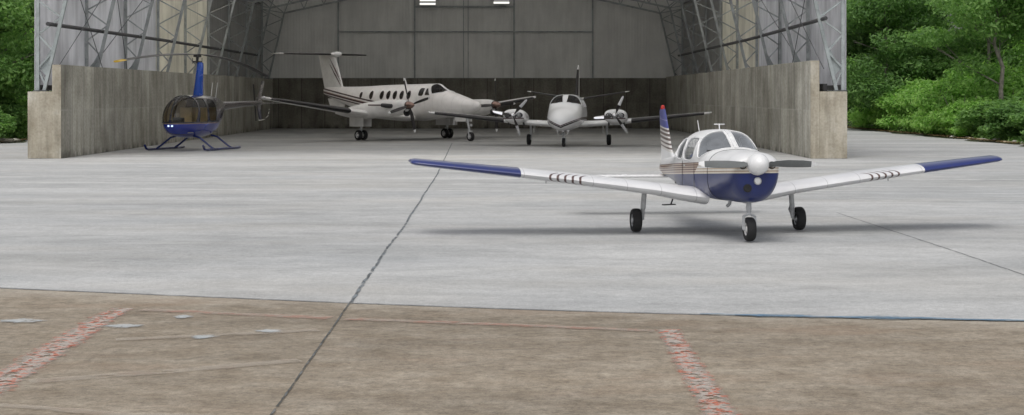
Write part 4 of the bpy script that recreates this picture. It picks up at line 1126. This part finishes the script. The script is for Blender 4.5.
def branches(h, seed, lean=0, nl=9):
    rnd = random.Random(seed); mb = MB(); tips = []
    pts = [Vector((0,0,-.2))]; k = 7
    for i in range(1,k+1):
        t = i/k; pts.append(Vector((lean*h*t+rnd.uniform(-.18,.18), rnd.uniform(-.18,.18), h*.8*t)))
    r0 = h*.0125
    mb.tube(pts, [r0*(1-.8*i/k)+.02 for i in range(k+1)], 10)
    for j in range(nl):
        t = rnd.uniform(.22,.95); i = int(t*k); p = pts[i].lerp(pts[min(i+1,k)], t*k-i)
        a = 2*PI*j/nl*2.4+rnd.uniform(-.5,.5); L = h*rnd.uniform(.22,.40)*(1.15-t*.5)
        d = Vector((math.cos(a),math.sin(a),rnd.uniform(.25,.8))).normalized()
        q1 = p+d*L*.5+Vector((0,0,rnd.uniform(-.1,.3))); q2 = p+d*L+Vector((0,0,L*rnd.uniform(.0,.3)))
        rb = r0*(1-.75*t)*.5
        mb.tube([p,q1,q2],[rb,rb*.6,.02],7); tips.append(q2); tips.append(q1)
        for m in range(2):
            d2 = (d+Vector((rnd.uniform(-.9,.9),rnd.uniform(-.9,.9),rnd.uniform(-.2,.6)))).normalized()
            q3 = q1+d2*L*.5; mb.tube([q1,q3],[rb*.5,.012],6); tips.append(q3)
    tips.append(pts[-1]+Vector((0,0,h*.1)))
    return mb, tips
def make_tree(kind, h, n, size, leafmat, seed, lean=0, low=False, dens=1.):
    mb, tips = branches(h, seed, lean, 11)
    rnd = random.Random(seed+50); blobs = []
    for q in tips:
        for m in range(1 if kind in 'bc' else 2):
            if rnd.random() < .28: continue
            r = h*rnd.uniform(.07,.13)
            blobs.append((q.x+rnd.uniform(-1,1)*h*.06, q.y+rnd.uniform(-1,1)*h*.06, q.z+rnd.uniform(-.5,1)*h*.05, r*1.25, r*1.25, r*.6))
    if low:
        for m in range(14):
            a = rnd.uniform(0,2*PI); r = h*rnd.uniform(.08,.14)
            blobs.append((math.cos(a)*h*.2, math.sin(a)*h*.2, rnd.uniform(.12,.4)*h, r*1.3, r*1.3, r*.7))
    tm = mb; cm = leaves_mesh('crown', blobs, n, size, seed)
    return tm, cm
VAR = []
for i, (kind,h,n,size,lm,seed,lean,low) in enumerate((('a',12.5,30000,.17,'leaf_dark',1,0,True),('b',11.5,28000,.15,'leaf_mid',2,.04,True),('c',10.5,17000,.13,'leaf_mid',3,-.07,False),('d',13.5,30000,.19,'leaf_dark',4,.02,True),('e',9.5,20000,.14,'leaf_bright',5,.03,True))):
    tm, cm = make_tree(kind,h,n,size,lm,seed,lean,low)
    me = bpy.data.meshes.new('trunk'); me.from_pydata(tm.v,[],tm.f); me.materials.append(M['bark'])
    me.polygons.foreach_set('use_smooth',[True]*len(me.polygons))
    cm.materials.append(M[lm]); VAR.append((me,cm))
def tree(x, y, v, rz, s, label, group):
    r = empty('tree', (x,y,0), rz, s, label, 'tree', group)
    for nm, me in (('trunk',VAR[v][0]),('crown',VAR[v][1])):
        o = bpy.data.objects.new(nm, me); COL.objects.link(o); o.parent = r
GR, GL = 'trees beyond the right edge of the apron', 'trees beyond the left edge of the apron'
TREES = [
 # right side
 (29.6,95,2,.3,1.15,'slender tree with a bare pale trunk rising from bushes near the right photo edge',GR),
 (26.8,113,1,1.2,1.0,'broad mid green tree directly right of the hangar pier, behind the bushes',GR),
 (33.5,110,1,2.9,1.1,'bushy mid green tree behind the bright bush bank, right of centre in the wood',GR),
 (36.5,101,4,.9,1.25,'bright green tree at the far right edge behind the pale trunk',GR),
 (31.0,122,0,4.1,1.15,'dark dense tree standing deep behind the bushes beside the hangar',GR),
 (38.5,119,3,5.3,1.0,'tall dark tree deep in the wood behind the slender pale trunk',GR),
 (45,112,0,.7,1.1,'dark tree at the back of the wood by the right frame edge',GR),
 (25.5,128,3,2.2,1.15,'tall dark tree showing just above the hangar pier on the right',GR),
 (44,130,3,1.9,1.1,None,GR),(53,122,0,5.9,1.2,None,GR),(29,140,3,.4,1.3,None,GR),
 # left side
 (-29.2,88,1,.8,.95,'mid green tree nearest the left edge of the photo',GL),
 (-31.5,97,0,2.4,1.0,'dark tree directly left of the hangar pier, behind the front green one',GL),
 (-29.8,106,4,3.7,1.1,'bright green tree glimpsed between the left pier and the darker tree',GL),
 (-36.5,104,3,5.1,.95,'tall dark tree at the very left edge deep in the wood',GL),
 (-34,118,0,1.3,1.1,None,GL),(-42,112,3,4.4,1.1,None,GL),
]
for (x,y,v,rz,s,lb,g) in TREES:
    tree(x,y,v,rz,s, lb or ('dark tree in the far back row of the wood right of the hangar' if x > 0 else 'dark tree in the far back row of the wood left of the hangar'), g if lb else ('far back row of trees on the right' if x > 0 else 'far back row of trees on the left'))
# bushes: individual mounds along the slab edge
BV = []
for i in range(4):
    rnd = random.Random(90+i); bl = []
    for k in range(26):
        a = rnd.uniform(0,2*PI); d = rnd.uniform(0,1.5); r = rnd.uniform(.45,.85)
        bl.append((d*math.cos(a), d*math.sin(a), rnd.uniform(.3,2.5-d*.7), r*1.2, r*1.2, r*.55))
    cm = leaves_mesh('foliage', bl, 11000, .12, 200+i, .9); cm.materials.append(M['leaf_bright'] if i < 2 else M['leaf_mid'])
    tm = MB(); tips = []
    for k in range(9):
        a = 2*PI*k/9; tm.tube([(0,0,-.1),(math.cos(a)*.5,math.sin(a)*.5,1.0),(math.cos(a)*1.1,math.sin(a)*1.1,2.0)],[.04,.03,.01],6)
    sm = bpy.data.meshes.new('stems'); sm.from_pydata(tm.v,[],tm.f); sm.materials.append(M['bark']); BV.append((cm,sm))
def bush(x, y, v, rz, s, sz, label, group):
    r = empty('bush', (x,y,0), rz, s, label, 'bush', group); r.scale = (s,s,sz)
    for nm, me in (('foliage',BV[v][0]),('stems',BV[v][1])):
        o = bpy.data.objects.new(nm, me); COL.objects.link(o); o.parent = r
rnd = random.Random(11)
yy = 80.; i = 0
while yy < 120:
    sz = .75 if yy < 88 else .9 if yy < 95 else 1.3
    sz *= rnd.uniform(.88,1.12)
    bush(27.6+rnd.uniform(-.3,.4), yy, (2 if yy < 92 else 0)+i%2, rnd.uniform(0,6), rnd.uniform(.95,1.2), sz,
         'low leafy bush in the row along the right slab edge' if yy < 97 else 'tall bright green bush in the bank right of the hangar', 'low bushes along the right slab edge' if yy < 97 else 'tall bright bushes right of the hangar')
    bush(30.4+rnd.uniform(-.4,.6), yy+1.3, (i+1)%2+(0 if yy > 95 else 2), rnd.uniform(0,6), rnd.uniform(1.2,1.4), sz*1.18,
         'bush in the second row behind the right slab edge', 'second row of bushes on the right')
    yy += 2.7; i += 1
for k, (x,y,v,s,sz) in enumerate(((-27.9,84,2,1.1,.75),(-28.0,88.5,3,1.1,.9),(-28.2,93,1,1.2,1.),(-28.4,98,0,1.2,1.1),(-31,90,1,1.3,1.2),(-31,96,2,1.3,1.25),(-28,103,3,1.3,1.2))):
    bush(x,y,v,k*1.3,s,sz,'green bush along the left slab edge beside the hangar','bushes along the left slab edge')
# woodland mass beyond the trees that can be told apart
bl = []; rnd = random.Random(77)
for k in range(240):
    s = 1 if k%3 else -1
    x = s*rnd.uniform(34,85); y = rnd.uniform(128,175) if s > 0 else rnd.uniform(115,170)
    r = rnd.uniform(2.2,4.2); bl.append((x,y,rnd.uniform(.5,6.0),r,r,r*.8))
cm = leaves_mesh('woodland', bl, 60000, .5, 5); o = link_mesh('woodland', cm, M['leaf_mid'], None, 0)
tagp(o, 'dense dark woodland massed far behind the trees on both sides', 'woodland', None, 'stuff')
# undergrowth + litter along the slab edges
bl = []
for k in range(140):
    y = rnd.uniform(74,124); bl.append((26.3+rnd.uniform(0,7), y, .12, .7,.7,.28))
for k in range(60):
    y = rnd.uniform(78,120); bl.append((-27.2-rnd.uniform(0,6), y, .12, .7,.7,.28))
cm = leaves_mesh('undergrowth', bl, 42000, .085, 6, 1.); o = link_mesh('undergrowth', cm, M['leaf_mid'], None, 0)
tagp(o, 'low weeds and ground cover along both slab edges', 'undergrowth', None, 'stuff')
bl = [(25.9+rnd.uniform(-.3,.5), 72+k*.35, .02, .35,.35,.05) for k in range(150)]+[(-26.6+rnd.uniform(-.4,.3), 76+k*.4, .02, .35,.35,.05) for k in range(90)]
cm = leaves_mesh('leaf_litter', bl, 9000, .07, 8, 2.5); o = link_mesh('leaf_litter', cm, M['litter'], None, 0)
tagp(o, 'dry brown leaf litter strewn along the slab edges', 'leaf litter', None, 'stuff')
# planks and rubble by the slab edge
PL = [(26.2,82.5,1.5,.5,'pale plank lying at the slab edge at the far right, nearest the camera'),(26.1,86.8,1.2,-.4,'pale plank lying by the low bushes, second from the right frame edge'),
      (26.3,90.5,.9,1.1,'short pale plank at the slab edge under the low bushes'),(26.3,99.5,1.3,.2,'weathered plank at the foot of the bright bush bank')]
for (x,y,L,a,lb) in PL:
    o = MB().box((0,0,0),(L,.22,.07)).build('plank', M['wood'], None, 30, .01); o.location = (x,y,.06); o.rotation_euler = (R(3),R(4),a)
    tagp(o, lb, 'plank', 'planks strewn along the right slab edge')
def rock(x, y, s, lb, grp, seed):
    rnd = random.Random(seed); bm = bmesh.new(); bmesh.ops.create_icosphere(bm, subdivisions=2, radius=1)
    for v in bm.verts: v.co *= 1+rnd.uniform(-.22,.22)
    for v in bm.verts: v.co.z *= .55
    me = bpy.data.meshes.new('stone'); bm.to_mesh(me); bm.free()
    o = link_mesh('stone', me, M['rubble'], None, 30); o.location = (x,y,s*.3); o.scale = (s*1.3,s,s); tagp(o, lb, 'stone', grp)
for k in range(9):
    rock(26.1+rnd.uniform(-.3,.5), 79.5+k*1.7+rnd.uniform(-.5,.5), rnd.uniform(.1,.2), 'pale broken stone lying along the right slab edge', 'pale stones along the right slab edge', k)
for k, (x,y,s) in enumerate(((-26.6,84.5,.26),(-26.4,86.0,.2),(-26.9,82.6,.3))):
    rock(x, y, s, 'pale broken stone on the left slab edge beside the pier', 'pale stones on the left slab edge', 40+k)
o = MB().tube([(0,0,0),(1.2,.1,.03),(2.6,.1,0)],[.14,.12,.09],10).build('log', M['bark'], None); o.location = (-28.3,83.2,.14)
tagp(o, 'grey fallen log on the left slab edge left of the pier', 'log')

# ------------------------------------------------------------------ light, sky, camera
SUN_EL, SUN_AZ = R(62), R(200)        # azimuth from +Y clockwise: behind and left of the camera
w = bpy.data.worlds.new('World'); sc.world = w; w.use_nodes = True
nt = w.node_tree
for n in list(nt.nodes): nt.nodes.remove(n)
N = NT(nt)
sky = N.n('ShaderNodeTexSky', sky_type='NISHITA'); sky.sun_disc = False
sky.sun_elevation = SUN_EL; sky.sun_rotation = SUN_AZ; sky.air_density = 1.; sky.dust_density = 5.; sky.ozone_density = 1.
hs = N.n('ShaderNodeHueSaturation'); hs.inputs['Saturation'].default_value = .22; hs.inputs['Value'].default_value = 1.
N.l(sky.outputs[0], hs.inputs['Color'])
bg = N.n('ShaderNodeBackground'); bg.inputs[1].default_value = .153
N.l(hs.outputs[0], bg.inputs[0]); wo = N.n('ShaderNodeOutputWorld'); N.l(bg.outputs[0], wo.inputs[0])
sl = bpy.data.lights.new('sun', 'SUN'); sl.energy = .42; sl.angle = R(28); sl.color = (1,.97,.93)
so = bpy.data.objects.new('sun', sl); COL.objects.link(so)
dirv = Vector((math.sin(SUN_AZ)*math.cos(SUN_EL), math.cos(SUN_AZ)*math.cos(SUN_EL), math.sin(SUN_EL)))
so.rotation_euler = dirv.to_track_quat('Z','Y').to_euler(); so.location = (0,0,60)
cd = bpy.data.cameras.new('camera'); co = bpy.data.objects.new('camera', cd); COL.objects.link(co)
co.location = (0,0,2.5); co.rotation_euler = (R(90),0,0)
cd.sensor_width = 36; cd.lens = 1600/1024*36; cd.shift_y = -112.5/1024; cd.shift_x = 5/1024
cd.clip_end = 3000; cd.clip_start = .1
sc.camera = co
sc.view_settings.view_transform = 'Standard'; sc.view_settings.look = 'None'; sc.view_settings.exposure = 0; sc.view_settings.gamma = 1
sc.cycles.max_bounces = 8; sc.cycles.transparent_max_bounces = 12; sc.cycles.diffuse_bounces = 5
sc.cycles.use_denoising = True
